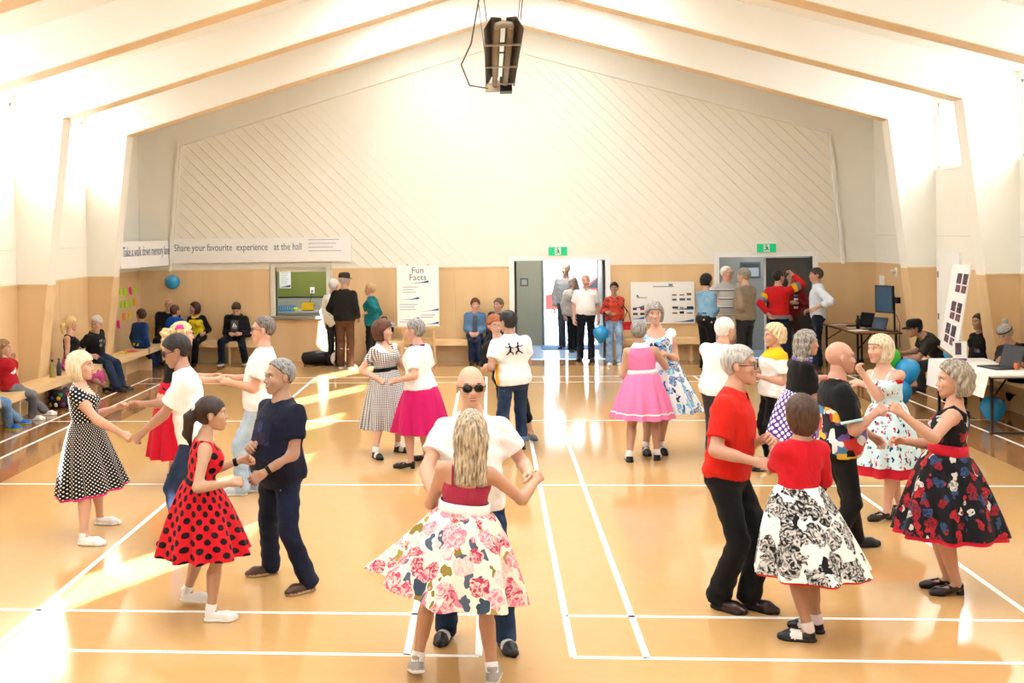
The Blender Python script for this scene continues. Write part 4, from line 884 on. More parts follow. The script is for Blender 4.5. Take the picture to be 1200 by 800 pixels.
for dx, mir in ((-.05, 1), (.055, -1)):
    P_ = lambda x, z: g.T.pt(.74+z/g.T.L, dx+mir*x, 0)
    bk = lambda x, z, o=.0: P_(x, z)-g.T.frame(.8)[0]*(np.interp(.74+z/g.T.L, g.T.c, g.T.d)+.026-np.interp(.74+z/g.T.L, g.T.c, g.T.o))-g.O
    m.tube([bk(0, .05), bk(.01, .02), bk(0, -.02)], .011, 6); m.tube([bk(0, -.02), bk(.03, -.035), bk(.035, -.06)], .008, 6); m.tube([bk(0, -.02), bk(-.025, -.04), bk(-.045, -.055)], .008, 6); m.tube([bk(.005, .035), bk(-.03, .03), bk(-.05, .04)], .006, 6); m.ellipsoid(bk(0, .066), (.012, .012, .012), 6); m.tube([bk(.01, .03), bk(.04, .02)], .006, 6)
m.build('dancers_print', cloth('15172a'), g.root)
for l in g.leg:
    k_ = l[2]+(l[1]-l[2])*.06; u_ = nrm(l[1]-l[2]); MB().tube([k_-g.O, k_+u_*.055-g.O], .08*g.sc, 16).build('turn_up', denim('5a7896', '7f9bb5'), g.root, True)
g = person('red-haired woman in spectacles and black capri trousers dancing with the polo shirt man', at=(600, 520), top=(579, 365), face=165, look=160, fem=True, head=(580, 381, .02), hipc=(596, 455), feet=[((590, 522), 170), ((622, 514), 160, .03)],
           rh=(583, 424, -.25), lh=(612, 425, -.2), girth=1.1, skin='dca78c', hair=dict(k='short', t=.02, fringe=.055, bot=-.07, curl=.006), hairm=hm('7a3a1e', 'b0683c'), glasses='thin', curl=(.6, .6))
topwear(g, BLK, sleeve=.95, hem=-.05, off=.016, name='top'); trousers(g, BLK, cut=.42); shoes(g, 'sneaker', '5a5a5e', '45454a')
# 31 pink / 32 blue
g = person('grey-haired woman in a pink sleeveless dress with white collar and hem stripe', at=(753, 538), top=(749, 369), face=8, look=18, fem=True, head=(749, 388), hipc=(754, 459), feet=[((738, 541), 0), ((770, 539), 10)],
           lh=(742, 432, .3), rh=(776, 414, .35), girth=1.12, skin='c08a6e', hair=dict(k='short', t=.014, bot=-.075), hairm=hm('5b5654', 'a39e98'), curl=(.6, .6))
PK = cloth('ee7fae'); topwear(g, PK, sleeve=0, hem=.2, neck=.075, c1=1.0, name='bodice', off=.01, wr=.002); ring(g, 'waistband', WHT, .36, .05, .022); collar(g, WHT, .085, .006, 'collar', .3)
hz = onY(755, 494, g.Y0-.33)[2]; sk = skirt(g, PK, wc=.36, hem=hz, R=.33, n=13, amp=.03, p=.7)
me = sk.data; n_ = 97; vv = np.zeros(len(me.vertices)*3); me.vertices.foreach_get('co', vv); vv = vv.reshape(-1, 3); c0 = vv[:, :2].mean(0)
m = MB(); rows = [vv[i*n_:(i+1)*n_] for i in (15, 16)]; A0 = rows[0]*.55+rows[1]*.45; A1 = rows[1]
for Q in (A0, A1): Q[:, :2] = c0+(Q[:, :2]-c0)*1.012
m.add(list(A0)+list(A1), [(k, n_+k, n_+k+1, k+1) for k in range(n_-1)]); m.build('hem_stripe', WHT, g.root, True)
shoes(g, 'oxford', '15151a', '17171a', two='eceae6', socks='f0eeea')
g = person('smiling grey-haired woman in a blue and white floral dress', at=(770, 528), top=(767, 349), face=188, look=182, fem=True, head=(767, 368), hipc=(774, 443), feet=[((757, 531), 180), ((774, 530), 170)],
           lh=(777, 413, -.3), rh=(752, 420, -.15), girth=1.12, skin='cf977a', hair=dict(k='puff', t=.024, w=.095, bot=-.09, side=.0, fringe=.06, curl=.006), hairm=hm('6e6862', 'b5afa8'), curl=(.6, .6))
BW = floral('eef4f6', ['2a9fd0', '1d3f78', '5fb9dc', '2b6db0'], 9, .52, ['eef4f6', '2e86bd', '23355e', 'eef4f6'], 4.); topwear(g, BW, sleeve=.12, hem=.2, neck=.11, nb=.06, nc=1.0, name='bodice', off=.012); skirt(g, BW, wc=.36, hem=onY(780, 486, g.Y0-.36)[2], R=.36, n=10, amp=.03, p=.66, swing=(.12, 0))
shoes(g, 'oxford', '15151a', '17171a', two='eceae6', socks='f0eeea')
# 39 white t-shirt, 40 polo woman, 41 long grey hair
g = person('white-haired man in a plain white t-shirt with his back turned', at=(847, 548), top=(852, 366), face=28, look=55, head=(850, 386), hipc=(842, 470), rh=(882, 441, .25), lh=(868, 446, .4), girth=1.12, belly=.03, skin='d19a80', hair=dict(k='short', t=.012, bot=-.08), hairm=hm('d8d4cc', 'f2efe9'), curl=(.6, .6))
topwear(g, WHT, sleeve=.65, hem=-.1, off=.02, srad=.012, flare=.015); trousers(g, cloth('3a3a3e')); shoes(g, 'oxford', '1c1c1c', '17171a')
g = person('woman with curly blonde hair in a white polo with yellow shoulders', at=(905, 545), top=(907, 374), face=262, look=265, fem=True, head=(907, 393), hipc=(906, 473), lh=(884, 440, -.1), rh=(880, 444, .2), girth=1.12, skin='cf967a', hair=dict(k='puff', t=.024, w=.092, bot=-.085, side=-.01, curl=.008), hairm=hm('c6a878', 'eedcb4'), curl=(.6, .6))
topwear(g, WHT, sleeve=.7, hem=-.12, off=.018, flare=.03, srad=.018, name='polo_shirt'); topwear(g, cloth('f2bd16'), sleeve=.3, hem=.8, off=.022, name='yellow_yoke', neck=.07); collar(g, cloth('f2bd16')); trousers(g, BLK); shoes(g, 'oxford', '17171a', '17171a')
g = person('woman with long grey hair, black top, purple scarf and purple dotted skirt', at=(936, 578), top=(945, 380), face=78, look=80, fem=True, head=(946, 402), hipc=(932, 486), feet=[((900, 551), 250), ((945, 575), 85)], rh=(976, 452, .1), lh=(985, 440, .25), skin='c98f76',
           hair=dict(k='long', t=.018, w=.09, hl=.0, len=-.2, side=.0, bot=-.25, curl=.006), hairm=hm('5c5650', 'b5aca2'), curl=(.5, .5))
topwear(g, BLK, sleeve=.9, hem=.15, off=.014, name='top'); skirt(g, dots('5a2a86', 'f0e8f0', .07, .26), wc=.34, hem=.52, R=.30, n=10, amp=.03, p=.62); shoes(g, 'oxford', '17171a', '17171a', two='eceae6')
MB().tube([g.T.pt(1.0, .075*math.cos(a), .075*math.sin(a))-g.O for a in [k*.524 for k in range(13)]]+[g.T.pt(.75, .03, .13)-g.O], .018, 8).build('scarf', cloth('7a55b0'), g.root, True)
# ------------------------------------------------------------------ people along the walls and in the doorways
SHRT = dict(k='short', t=.012, bot=-.075)
def outfit(g, top, bot, sleeve=.65, hem=-.1, shoe=('oxford', '19191b', '17171a'), name='shirt', col=None, **kw):
    topwear(g, top, sleeve=sleeve, hem=hem, off=kw.pop('off', .016), name=name, **kw); trousers(g, bot); shoes(g, *shoe)
    if col is not None: collar(g, col)
    return g
g = person('man in a flat cap, black sweater and brown trousers seen from behind', at=(405, 432), top=(411, 320), face=20, look=40, skin='b98a70', hair=SHRT, hairm=hm('8d8780', 'b5b0a8'), girth=1.12, belly=.02, lh=(398, 372, .25), rh=(421, 374, .15))
outfit(g, cloth('161618', .1), denim('4a2f20', '6a4a36'), 1.95, -.08, ('sneaker', 'e6e3de', 'f0eee9'), 'sweater', loose=.012); cap_hat(g, cloth('2b2722'))
g = person('person in a long white shirt partly hidden behind the man in the flat cap', at=(392, 428), top=(401, 327), face=30, skin='c99a80', hair=SHRT, hairm=hm('cfcac2', 'efece6')); outfit(g, WHT, cloth('2b2c33'), 1.9, -.25)
g = person('woman with short blonde hair in a teal blouse and dark trousers', at=(436, 428), top=(439, 332), face=-75, look=-85, fem=True, lh=(427, 367, -.15), rh=(427, 369, .15), skin='d0977c', hair=dict(k='short', t=.014, bot=-.08), hairm=hm('b08a5a', 'd8bc8c'), girth=1.12)
outfit(g, cloth('0f6e74'), BLK, 1.9, -.12, name='blouse', loose=.012); collar(g, cloth('0f6e74'))
# end-wall bench sitters
g = person('man in a black hooded jacket sitting on the bench looking at his phone', pos=(-5.59, 15.72), seat=.45, H=1.75, face=180, nod=38, head=(277, 362, -.1), lh=(279, 391, -.33), rh=(271, 391, -.33), feet=[((260, 427), 190), ((287, 426), 170)], skin='c9977c', hair=SHRT, hairm=hm('2a1f1a', '4a3a30'), curl=(.6, .6))
outfit(g, cloth('131418', .12), denim('141c2c', '222c40'), 1.92, -.12, ('sneaker', '1a1a1c', 'efefef'), 'jacket', off=.03); PHM = g
surf_patch(g, 't_shirt', cloth('4d4e50'), .2, .86, -.075, .075, .042)
for k_, (x_, h_) in enumerate(((-.045, .03), (-.012, .055), (.021, .08))): surf_patch(g, 'logo_bar', WHT, .55, .55+h_/g.T.L, x_, x_+.022, .048, slant=-.35)
surf_patch(g, 'logo_lettering', WHT, .5, .52, -.045, .045, .048)
MB().tube([g.T.pt(1.0, .1*math.cos(a), .1*math.sin(a)-.03)-g.O for a in [k*.524 for k in range(13)]], .035, 8).build('hood', cloth('131418', .12), g.root, True)
g = person('woman with a dark bob in a yellow and black jersey sitting on the corner bench', pos=(-6.36, 15.72), seat=.45, H=1.6, face=190, look=240, fem=True, head=(228, 361, -.05), lh=(238, 391, -.3), rh=(226, 394, -.3), skin='c08a70', hair=dict(k='bob', t=.016, w=.088, bot=-.12, side=.01), hairm=hm('2a1512', '4f2a20'))
outfit(g, floral('e8cf1e', ['15151a', 'e8cf1e', 'e8cf1e'], 16, .3), BLK, 0, -.05, name='jersey'); topwear(g, cloth('16161a'), sleeve=1.9, hem=.82, off=.018, name='sleeves', neck=.09)
g = person('older man in spectacles and a dark jacket sitting in the corner', pos=(-7.03, 15.70), seat=.45, H=1.72, face=172, look=165, head=(198, 357, -.05), skin='b98670', hair=dict(k='bald', t=.005), hairm=hm('8a8680', 'b5b0a8'), glasses='dark', girth=1.1, lh=(208, 394, -.35), rh=(192, 396, -.35))
outfit(g, cloth('1c1d22', .15), cloth('1f1f24'), 1.92, -.12, name='jacket', off=.026, loose=.015)
g = person('small child in a bright blue top with back turned beside the corner bench', pos=(-6.66, 15.1), H=1.18, face=10, look=30, skin='c08a6c', hair=dict(k='short', t=.016, bot=-.08), hairm=hm('3a2116', '5c3a28'), hs=1.05)
outfit(g, cloth('1457b8'), cloth('20222c'), 1.9, -.1, ('sneaker', '22242a', 'e9e9e9'), 'hoodie', off=.022)
g = person('boy in a dark blue hoodie sitting on the bench end with his back turned', pos=(-7.12, 14.36), seat=.45, H=1.38, face=30, look=-50, skin='b9826a', hair=dict(k='short', t=.014, bot=-.08), hairm=hm('2b1812', '4a2e22'), feet=[((186, 429), 40), ((180, 432), 30)], hs=1.05)
outfit(g, cloth('173a72'), cloth('1b2a58'), 1.9, -.12, ('sneaker', '17171a', '2a2a2e'), 'hoodie', off=.022); lp = MB().box(-.07, .07, -.006, .004, -.025, .025).build('logo_patch', cloth('e8c71e'), g.root); lp.location = Vector(g.T.pt(.03, 0, -.148*g.sc)-g.O); lp.rotation_euler = (0, 0, rad(-30))
# left bench sitters
g = person('blonde woman with a ponytail, black top and pink dotted skirt sitting on the long bench', pos=(-7.2, 10.95), seat=.45, H=1.62, face=85, look=40, fem=True, head=(83, 379, .05), feet=[((123, 458), 100), ((131, 453), 95)], lh=(103, 420, .2), rh=(100, 425, -.1), skin='cf967c', hair=dict(k='short', t=.014, hl=.03, bot=-.07, tail=[((0, -.1, .03), (0, -.15, -.02), .03, .035), ((0, -.15, -.02), (0, -.14, -.14), .035, .02)]), hairm=hm('c49a5c', 'ecd29c'))
topwear(g, BLK, sleeve=0, hem=.15, off=.012, neck=.085, nb=.02, name='top', c1=1.0); shoes(g, 'pump', '17171a', '141214')
def lap_skirt(g, mat, name='skirt', off=.03, cut=.0):
    T, sc = g.T, g.sc; k0, k1 = g.leg[0][1], g.leg[1][1]; mid = (k0+k1)/2
    def f(p):
        d = T.sdf(p, .012, -.24, .36)
        for l in g.leg: d = smin(d, rc(p, l[0], l[1], .1*sc, .085*sc), .06)
        d = smin(d, rc(p, k0, k1, .085*sc, .085*sc), .06); end = mid+(g.leg[0][2]+g.leg[1][2]-k0-k1)/2*.32; return smin(d, rc(p, mid, end, .12*sc, .14*sc), .06)+wrinkle(p, .006)
    lo, hi = bbox([T.pt(.36), T.pt(-.1, .2), T.pt(-.1, -.2), k0, k1, T.pt(-.1, 0, -.1), mid-A(0, 0, .2)], .17); V, F = surfnet(f, lo, hi, g.hg); V = V-g.O
    return link(name, mesh_np(name, V, F, mat, uv=np.stack([V[:, 1]+V[:, 0]*.5, V[:, 2]+V[:, 0]], 1)), g.root)
lap_skirt(g, dots('ee5fa0', '1a1418', .055, .2))
g = person('grey-haired man in a black printed t-shirt and jeans sitting beside the ponytail woman', pos=(-7.2, 12.05), seat=.45, H=1.76, face=105, look=190, nod=12, head=(113, 379, -.1), feet=[((137, 459), 110), ((143, 457), 100)], lh=(122, 415, .1), rh=(112, 418, -.25), skin='b5826a', hair=SHRT, hairm=hm('a39e98', 'd8d4cc'), girth=1.08)
surf_patch(g, 'shirt_print', floral('1a1a1e', ['a5a2a8', '6a6870', '8d8a90'], 16, .5), .45, .78, -.1, .1, .026); outfit(g, BLK, denim('1c2a40', '2c3c56'), .65, -.1, ('oxford', '17171a', '17171a'), 't_shirt')
g = person('girl in a red sweater and grey trousers sitting on the long bench', pos=(-7.17, 8.55), seat=.45, H=1.5, face=88, look=80, fem=True, head=(4, 408), feet=[((38, 492), 85), ((52, 486), 85)], lh=(15, 417, .3), rh=(6, 421, .05), skin='d2a08a', hair=dict(k='long', t=.014, w=.085, len=-.2, bot=-.25, hl=.02), hairm=hm('7a5638', 'b58c60'), hs=1.04)
outfit(g, cloth('b01522'), cloth('77777c'), 1.9, -.12, ('sneaker', 'f0eeea', 'f4f2ee'), 'sweater', off=.02)
sp_ = MB().ellipsoid((0, 0, 0), (.055, .006, .055), 14).build('sweater_print', floral('f0eeea', ['141416', 'f0eeea'], 14, .4), g.root); sp_.location = Vector(g.T.pt(.5, .07, .125*g.sc)-g.O); sp_.rotation_euler = (0, 0, rad(-125))
g = person('person in ripped blue jeans and blue trainers sitting beside the girl in red', pos=(-7.2, 7.72), seat=.45, H=1.55, face=86, fem=True, feet=[((10, 503), 90), ((21, 497), 85)], skin='cf9f86', hair=dict(k='long', t=.014, w=.085, len=-.2, bot=-.25, hl=.02), hairm=hm('4a3222', '6c4c36'))
outfit(g, cloth('8d97a5'), LJEAN, 1.9, -.1, ('sneaker', '1668c4', 'c8d832'), 'sweater', off=.02)
# bench by the door
g = person('person in a denim jacket sitting upright on the bench beside the doorway', pos=(-.80, 15.72), seat=.45, H=1.55, face=180, look=178, head=(557, 357, -.05), lh=(558, 392, -.3), rh=(553, 392, -.3), feet=[((553, 426), 180), ((561, 426), 180)], skin='d39b82', hair=dict(k='short', t=.02, bot=-.08, fringe=.055), hairm=hm('4a2a1c', '7a4a30'), curl=(.6, .6), kneeout=.0)
outfit(g, denim('3f6388', '6a8db0'), denim('16223c', '26344e'), 1.9, -.1, ('oxford', '19191b', '17171a'), 'denim_jacket', off=.022); surf_patch(g, 'shirt_front', cloth('4a5560'), .1, .9, -.045, .045, .034)
g = person('person with short brown hair in dark clothes sitting closest to the white doorway frame', pos=(-.36, 15.72), seat=.45, H=1.58, face=200, look=215, head=(584, 357, -.05), skin='c9947c', hair=dict(k='short', t=.016, bot=-.08), hairm=hm('4f3c30', '7c6450'))
outfit(g, cloth('33343a', .12), cloth('26262c'), 1.9, -.1, name='sweater')
# doorway
g = person('tall man in a grey shirt standing at the back of the lobby', pos=(1.16, 18.1), H=1.86, face=190, look=215, skin='c09078', hair=dict(k='short', t=.01, hl=0), hairm=hm('b0aaa0', 'd8d2c8')); outfit(g, cloth('8f8c8a'), cloth('3a3c42'), 1.9)
g = person('woman in spectacles with a beige cardigan over a teal top standing in the doorway', pos=(1.26, 17.45), top=(675, 324), face=160, look=165, fem=True, feet=[((669, 412), 170), ((674, 410), 160)], skin='b98a74', hair=dict(k='bob', t=.014, w=.086, bot=-.09, side=0.), hairm=hm('8d8680', 'b8b2aa'), glasses='dark', girth=1.1)
outfit(g, cloth('b0a69a'), BLK, 1.9, -.3, name='cardigan', off=.022); topwear(g, stripes([(0, '57706c'), (.5, '7d918c')], .05), sleeve=0, hem=-.1, off=.012, name='top', neck=.09, nb=.03); surf_patch(g, 'top_front', stripes([(0, '57706c'), (.5, '7d918c')], .05), -.15, .9, -.07, .07, .034)
g = person('white-haired man in a white polo shirt and black trousers standing at the threshold', pos=(1.42, 16.1), top=(688, 322), face=182, look=185, skin='d8a08a', hair=RECED, hairm=hm('d5d0c8', 'f0ece6'), girth=1.14, belly=.04, feet=[((680, 422), 200), ((693, 423), 170)])
outfit(g, WHT, cloth('15161c'), .7, .0, name='polo_shirt', col=WHT, srad=.014)
g = person('woman in a red and navy patterned sweater, ripped jeans and white trainers', pos=(1.92, 15.52), top=(720, 331), face=182, look=188, fem=True, feet=[((715, 428), 190), ((726, 428), 170)], rh=(712, 366, -.2), lh=(718, 368, -.2), skin='9a6a50', hair=dict(k='short', t=.012, bot=-.08, hl=.02), hairm=hm('14100f', '2c2422'), girth=1.06)
outfit(g, floral('c8452e', ['1c2438', 'd8573a', '1c2438', 'b03426'], 12, .5), denim('33547c', 'a8c0d6'), 1.9, -.06, ('sneaker', 'f2f0ec', 'f4f2ee'), 'sweater'); HB = g
# right-hand doorway group
g = person('dark-haired woman in a light denim jacket and black trousers by the display board', at=(829, 434), top=(829, 321), face=55, look=60, fem=True, rh=(842, 362, .15), lh=(840, 364, .3), skin='c08c74', hair=dict(k='puff', t=.02, w=.088, bot=-.075, side=-.01), hairm=hm('0d0b0c', '262022'))
outfit(g, denim('5f8fb0', '8fb8d2'), BLK, 1.9, .1, name='denim_jacket', off=.02); topwear(g, floral('17171a', ['e9e6e0', '17171a'], 16, .3), sleeve=0, hem=-.1, c1=.3, neck=0, off=.02, name='blouse')
g = person('man in spectacles with a grey striped polo and beige shorts', pos=(4.02, 15.3), top=(852, 312), face=150, look=130, rh=(846, 354, -.15), lh=(868, 352, -.15), skin='cf9078', hair=RECED, hairm=hm('cfcac2', 'efece6'), glasses='thin', girth=1.12, belly=.04)
topwear(g, stripes([(0, 'b5b5b2'), (.62, '3d3f48'), (.72, 'b5b5b2'), (.78, 'e6e4e0'), (.84, 'b5b5b2')], .16), sleeve=.7, hem=-.12, off=.018, name='polo_shirt', srad=.015); collar(g, cloth('b5b5b2')); trousers(g, cloth('cdbfa4'), cut=.95, rk=.09, name='shorts'); shoes(g, 'sneaker', '55555a', 'e0e0e0')
g = person('man with short grey hair in a taupe sweater holding white papers', at=(874, 436), top=(877, 314), face=-42, look=-55, lh=(860, 353, .1), rh=(868, 340, .2), skin='b98a72', hair=SHRT, hairm=hm('6f685e', 'a39c90'), girth=1.1, curl=(.6, .6))
outfit(g, cloth('8a7a64', .08), cloth('26262b'), 1.9, -.08, name='sweater', loose=.012); PAPM = g
g = person('person in a red jacket with yellow and grey sleeve bands raising one arm', pos=(4.93, 15.05), top=(910, 317), face=35, look=60, rh=(926, 318, .05), rpole=(1, -.4, -.3), lh=(903, 372, -.1), skin='c28c74', hair=dict(k='short', t=.012, bot=-.08), hairm=hm('15120f', '2c2622'), curl=(.35, .5))
JK = cloth('c81a1e'); outfit(g, JK, denim('1c2a48', '2c3c5c'), 1.9, -.1, name='jacket', off=.024)
ring(g, 'waistband', cloth('8b8b8e'), -.06, .07, .04)
for sd, cc in ((1, 'e9b81c'), (0, 'e9b81c')):
    sh, e_, wr_, dd, sg, cu, pl = g.arm[sd]; MB().tube([sh+(e_-sh)*.35-g.O, sh+(e_-sh)*.6-g.O], [.082*g.sc, .078*g.sc], 14).build('sleeve_band', cloth(cc), g.root, True); MB().tube([sh+(e_-sh)*.6-g.O, sh+(e_-sh)*.85-g.O], [.078*g.sc, .074*g.sc], 14).build('sleeve_band', cloth('8f9093'), g.root, True)
g = person('man in a dark red sweater and brown trousers in front of the grey door', pos=(5.32, 15.62), top=(928, 317), face=205, look=200, lh=(931, 354, -.25), rh=(924, 372, -.1), skin='b98068', hair=dict(k='short', t=.016, bot=-.08, fringe=.06), hairm=hm('3a2a20', '5a4434'))
outfit(g, cloth('7a1622', .1), cloth('4a3d34'), 1.9, -.1, name='sweater')
SC = g; MB().tube([g.T.pt(.98, -.08, .09)-g.O, g.T.pt(.75, -.1, .15)-g.O, g.T.pt(.4, -.11, .16)-g.O, g.T.pt(.2, -.1, .15)-g.O], [.03, .035, .04, .04], 8).build('scarf', stripes([(0, '24242a'), (.35, 'e2e0da'), (.6, '24242a'), (.8, '77777a')], .16), g.root, True)
g = person('man in a pale blue shirt and dark jeans with a hand on his hip', at=(959, 431), top=(955, 314), face=-78, look=-85, lh=(952, 363, -.28), lpole=(.9, -.5, 0), rh=(944, 365, .15), skin='c08a70', hair=dict(k='short', t=.012, bot=-.08), hairm=hm('2c211c', '4c3c34'))
outfit(g, cloth('dfe6f0', .04), denim('18202e', '262f40'), 1.6, -.1, name='shirt', col=cloth('dfe6f0', .04), srad=.012)
# right side sitters
g = person('man in a black baseball cap and charcoal t-shirt sitting with elbows on his knees', pos=(6.42, 11.05), seat=.45, H=1.76, face=272, look=268, nod=8, head=(1071, 385, -.1), feet=[((1081, 458), 262), ((1062, 452), 275)], lh=(1048, 420, -.1), rh=(1052, 414, .2), lpole=(.2, -.4, -1), skin='9c6a50', hair=SHRT, hairm=hm('17120f', '2c2420'), girth=1.04, curl=(.6, .6))
outfit(g, cloth('2b2823', .1), cloth('3a3b40', .1), .72, -.1, ('oxford', '141416', '17171a'), 't_shirt', srad=.014); cap_hat(g, cloth('141416'), h=.1); wristband(g, BLK, 0, 'watch')
g = person('woman in a dark printed hoodie sitting behind the leaning photo board', pos=(6.66, 10.35), seat=.45, H=1.6, face=250, look=245, fem=True, head=(1147, 377), skin='a9765c', hair=dict(k='long', t=.012, w=.082, len=-.2, bot=-.25, hl=.01), hairm=hm('17120f', '332824'))
outfit(g, BLK, BLK, 1.9, -.1, name='hoodie', off=.02); surf_patch(g, 'hoodie_print', floral('1c1b20', ['a5a2a8', '6a6870'], 16, .5), .4, .75, -.1, .1, .032)
g = person('woman with grey hair in a headband and black top working at the table', pos=(6.62, 8.95), seat=.45, H=1.64, face=232, look=235, nod=30, fem=True, head=(1178, 391, -.1), lh=(1176, 423, -.45), rh=(1170, 420, -.25), feet=[((1166, 470), 240), ((1178, 478), 240)], skin='b58266', hair=dict(k='short', t=.016, hl=.03, bot=-.07, tail=[((0, -.06, .1), (0, -.085, .135), .035, .04)]), hairm=hm('77726e', 'a8a49f'), girth=1.12)
outfit(g, BLK, BLK, .95, -.1, name='top'); hb_ = MB().tube([(.083*math.cos(a), .1*math.sin(a)-.012, .055) for a in [k*.3142 for k in range(21)]], .011, 8).build('headband', cloth('1b1b20'), g.root, True); hb_.matrix_local = Matrix([list(r) for r in g.HM])
# ------------------------------------------------------------------ furniture and things
def thing(name, loc, label, cat, rz=0, group=None): return tag(empty(name, loc, rz), label, cat, group)
def bench(label, x0, x1, y0, y1, front, axis):
    """axis 'y': runs along a side wall; front is the coordinate of the open edge"""
    b = thing('bench', ((x0+x1)/2, (y0+y1)/2, 0), label, 'bench'); ox, oy = b.location[:2]
    MB().box(x0-ox, x1-ox, y0-oy, y1-oy, .405, .45).build('seat', BENCHM, b)
    if axis == 'y':
        s = 1 if front == x1 else -1; MB().box(min(front-s*.04, front)-ox, max(front-s*.04, front)-ox, y0-oy, y1-oy, .34, .405).build('fascia', BENCHM, b); n = max(2, int((y1-y0)/1.5))
        for i in range(n): y = y0+(y1-y0)*(i+.5)/n; MB().box(min(front-s*.3, front-s*.04)-ox, max(front-s*.3, front-s*.04)-ox, y-.02-oy, y+.02-oy, 0, .405).build('support', PLY, b)
        MB().box(min(front-s*.34, front-s*.3)-ox, max(front-s*.34, front-s*.3)-ox, y0-oy, y1-oy, 0, .405).build('riser', PLY, b)
    else:
        MB().box(x0-ox, x1-ox, y0-oy, y0+.04-oy, .34, .405).build('fascia', BENCHM, b); n = max(2, int((x1-x0)/1.0))
        for i in range(n): x = x0+(x1-x0)*(i+.5)/n; MB().box(x-.02-ox, x+.02-ox, y0+.06-oy, y0+.3-oy, 0, .405).build('support', PLY, b)
        MB().box(x0-ox, x1-ox, y0+.3-oy, y0+.33-oy, 0, .405).build('riser', PLY, b)
    return b
bench('long plywood bench along the side wall under the sticky notes', XL+.29, -6.95, 1.5, 15.4, -6.95, 'y')
bench('plywood bench in the corner below the long banner', XL+.03, -5.05, 15.5, 15.97, 15.5, 'x'); bench('plywood bench between the fun facts poster and the doorway', -2.95, -.16, 15.5, 15.97, 15.5, 'x'); bench('plywood bench under the white display board', 1.96, 3.86, 15.5, 15.97, 15.5, 'x')
bench('plywood bench along the wall behind the balloons', 6.36, XR-.29, 7.0, 11.9, 6.36, 'y')
# banners
def fit_text(name, txt, w, h, mat, parent, loc, rot, align='LEFT'):
    wd = lambda s_: (lambda q: (max(v.co.x for v in q.data.vertices), bpy.data.objects.remove(q))[0])(lettering('probe', s_, 1., mat, parent, loc, rot)) if s_.strip() else 0.
    full = wd(txt); k = w/full; pos = 0
    for word in txt.split():
        i = txt.index(word, pos); off = wd(txt[:i]+'.')-wd('.') if i else 0.; q = lettering(name, word, 1., mat, parent, (loc[0]+off*k, loc[1], loc[2]), rot, 'LEFT', .001); q.scale = (k, h, 1); pos = i+len(word)
    return
    o = lettering(name, txt, 1., mat, parent, loc, rot, align, .001); d = o.dimensions; vs_ = [v.co for v in o.data.vertices]; W0 = max(v.x for v in vs_)-min(v.x for v in vs_); o.scale = (w/W0, h, 1); return o
INK = plain('6f7f92', .7, .2); RX = (rad(90), 0, 0)
b = thing('banner', (-5.115, YB-.085, 2.26), 'long white banner asking to share a favourite experience at the hall', 'banner'); MB().box(-1.855, 1.855, 0, .006, -.245, .245).build('sheet', WHITE, b)
fit_text('lettering', 'Share your favourite  experience   at the hall', 2.62, .2, INK, b, (-1.77, -.003, .06), RX)
for i, w in enumerate((.62, .56, .5, .66)): MB().box(.99, .99+w, -.003, 0, .19-i*.075, .205-i*.075).build('print_line', plain('b5bbc4'), b)
p0, p1 = A(-7.22, 13.55, 2.21), A(-7.0, 15.93, 2.25); L_ = np.linalg.norm((p1-p0)[:2]); b = thing('banner', (p0+p1)/2, 'short white banner across the corner reading take a walk down memory lane', 'banner', math.atan2(p1[1]-p0[1], p1[0]-p0[0]))
MB().box(-L_/2, L_/2, 0, .006, -.25, .25).build('sheet', WHITE, b); fit_text('lettering', 'Take a walk down memory lane', L_*.97, .26, INK, b, (-L_*.46, -.003, .05), RX)
# fun facts poster on easel
b = thing('poster_board', (-1.89, 15.36, 0), 'tall white fun facts poster with blue swooshes on a wooden easel', 'poster'); pn = MB().box(-.41, .41, 0, .012, .74, 1.93).build('panel', WHITE, b)
BL = plain('2a6db0'); BL2 = plain('2b3c58'); GT = plain('b9bec6')
lettering('lettering', 'Fun', .17, plain('5a6470'), pn, (0, -.003, 1.83), RX, 'CENTER'); lettering('lettering', 'Facts', .17, plain('5a6470'), pn, (0, -.003, 1.69), RX, 'CENTER')
for x, z, w in ((-.21, 1.575, .42), (-.40, 1.255, .42), (.03, 1.03, .37), (-.40, .86, .42), (.03, .77, .37)): MB().prism([(x, -.003, z), (x+w, -.003, z+.015), (x+w, -.003, z+.06), (x+w*.6, -.003, z+.02)], (0, .003, 0)).build('swoosh', BL, pn); MB().prism([(x+w*.8, -.004, z+.03), (x+w, -.004, z+.03), (x+w, -.004, z+.06)], (0, .003, 0)).build('swoosh', BL2, pn)
for i, (x, z, w) in enumerate([(-.3, 1.5, .3), (-.3, 1.45, .22), (-.3, 1.40, .26), (-.36, 1.16, .35), (-.36, 1.11, .3), (-.36, 1.06, .32), (.05, .95, .28), (.05, .91, .24), (-.36, .82, .3)]): MB().box(x, x+w, -.003, 0, z, z+.018).build('print_line', GT, pn)
EW = plain('d9b684', .5); ez = MB().bar((-.33, .03, 0), (-.2, .05, 1.95), .04, .03).bar((.33, .03, 0), (.2, .05, 1.95), .04, .03).build('easel_frame', EW, b); MB().bar((0, .14, .0), (0, .07, 1.8), .04, .03).build('easel_leg', EW, b); MB().box(-.45, .45, -.03, .05, .70, .735).build('ledge', EW, b); MB().box(-.3, .3, .03, .06, .42, .46).build('crossbar', EW, b)
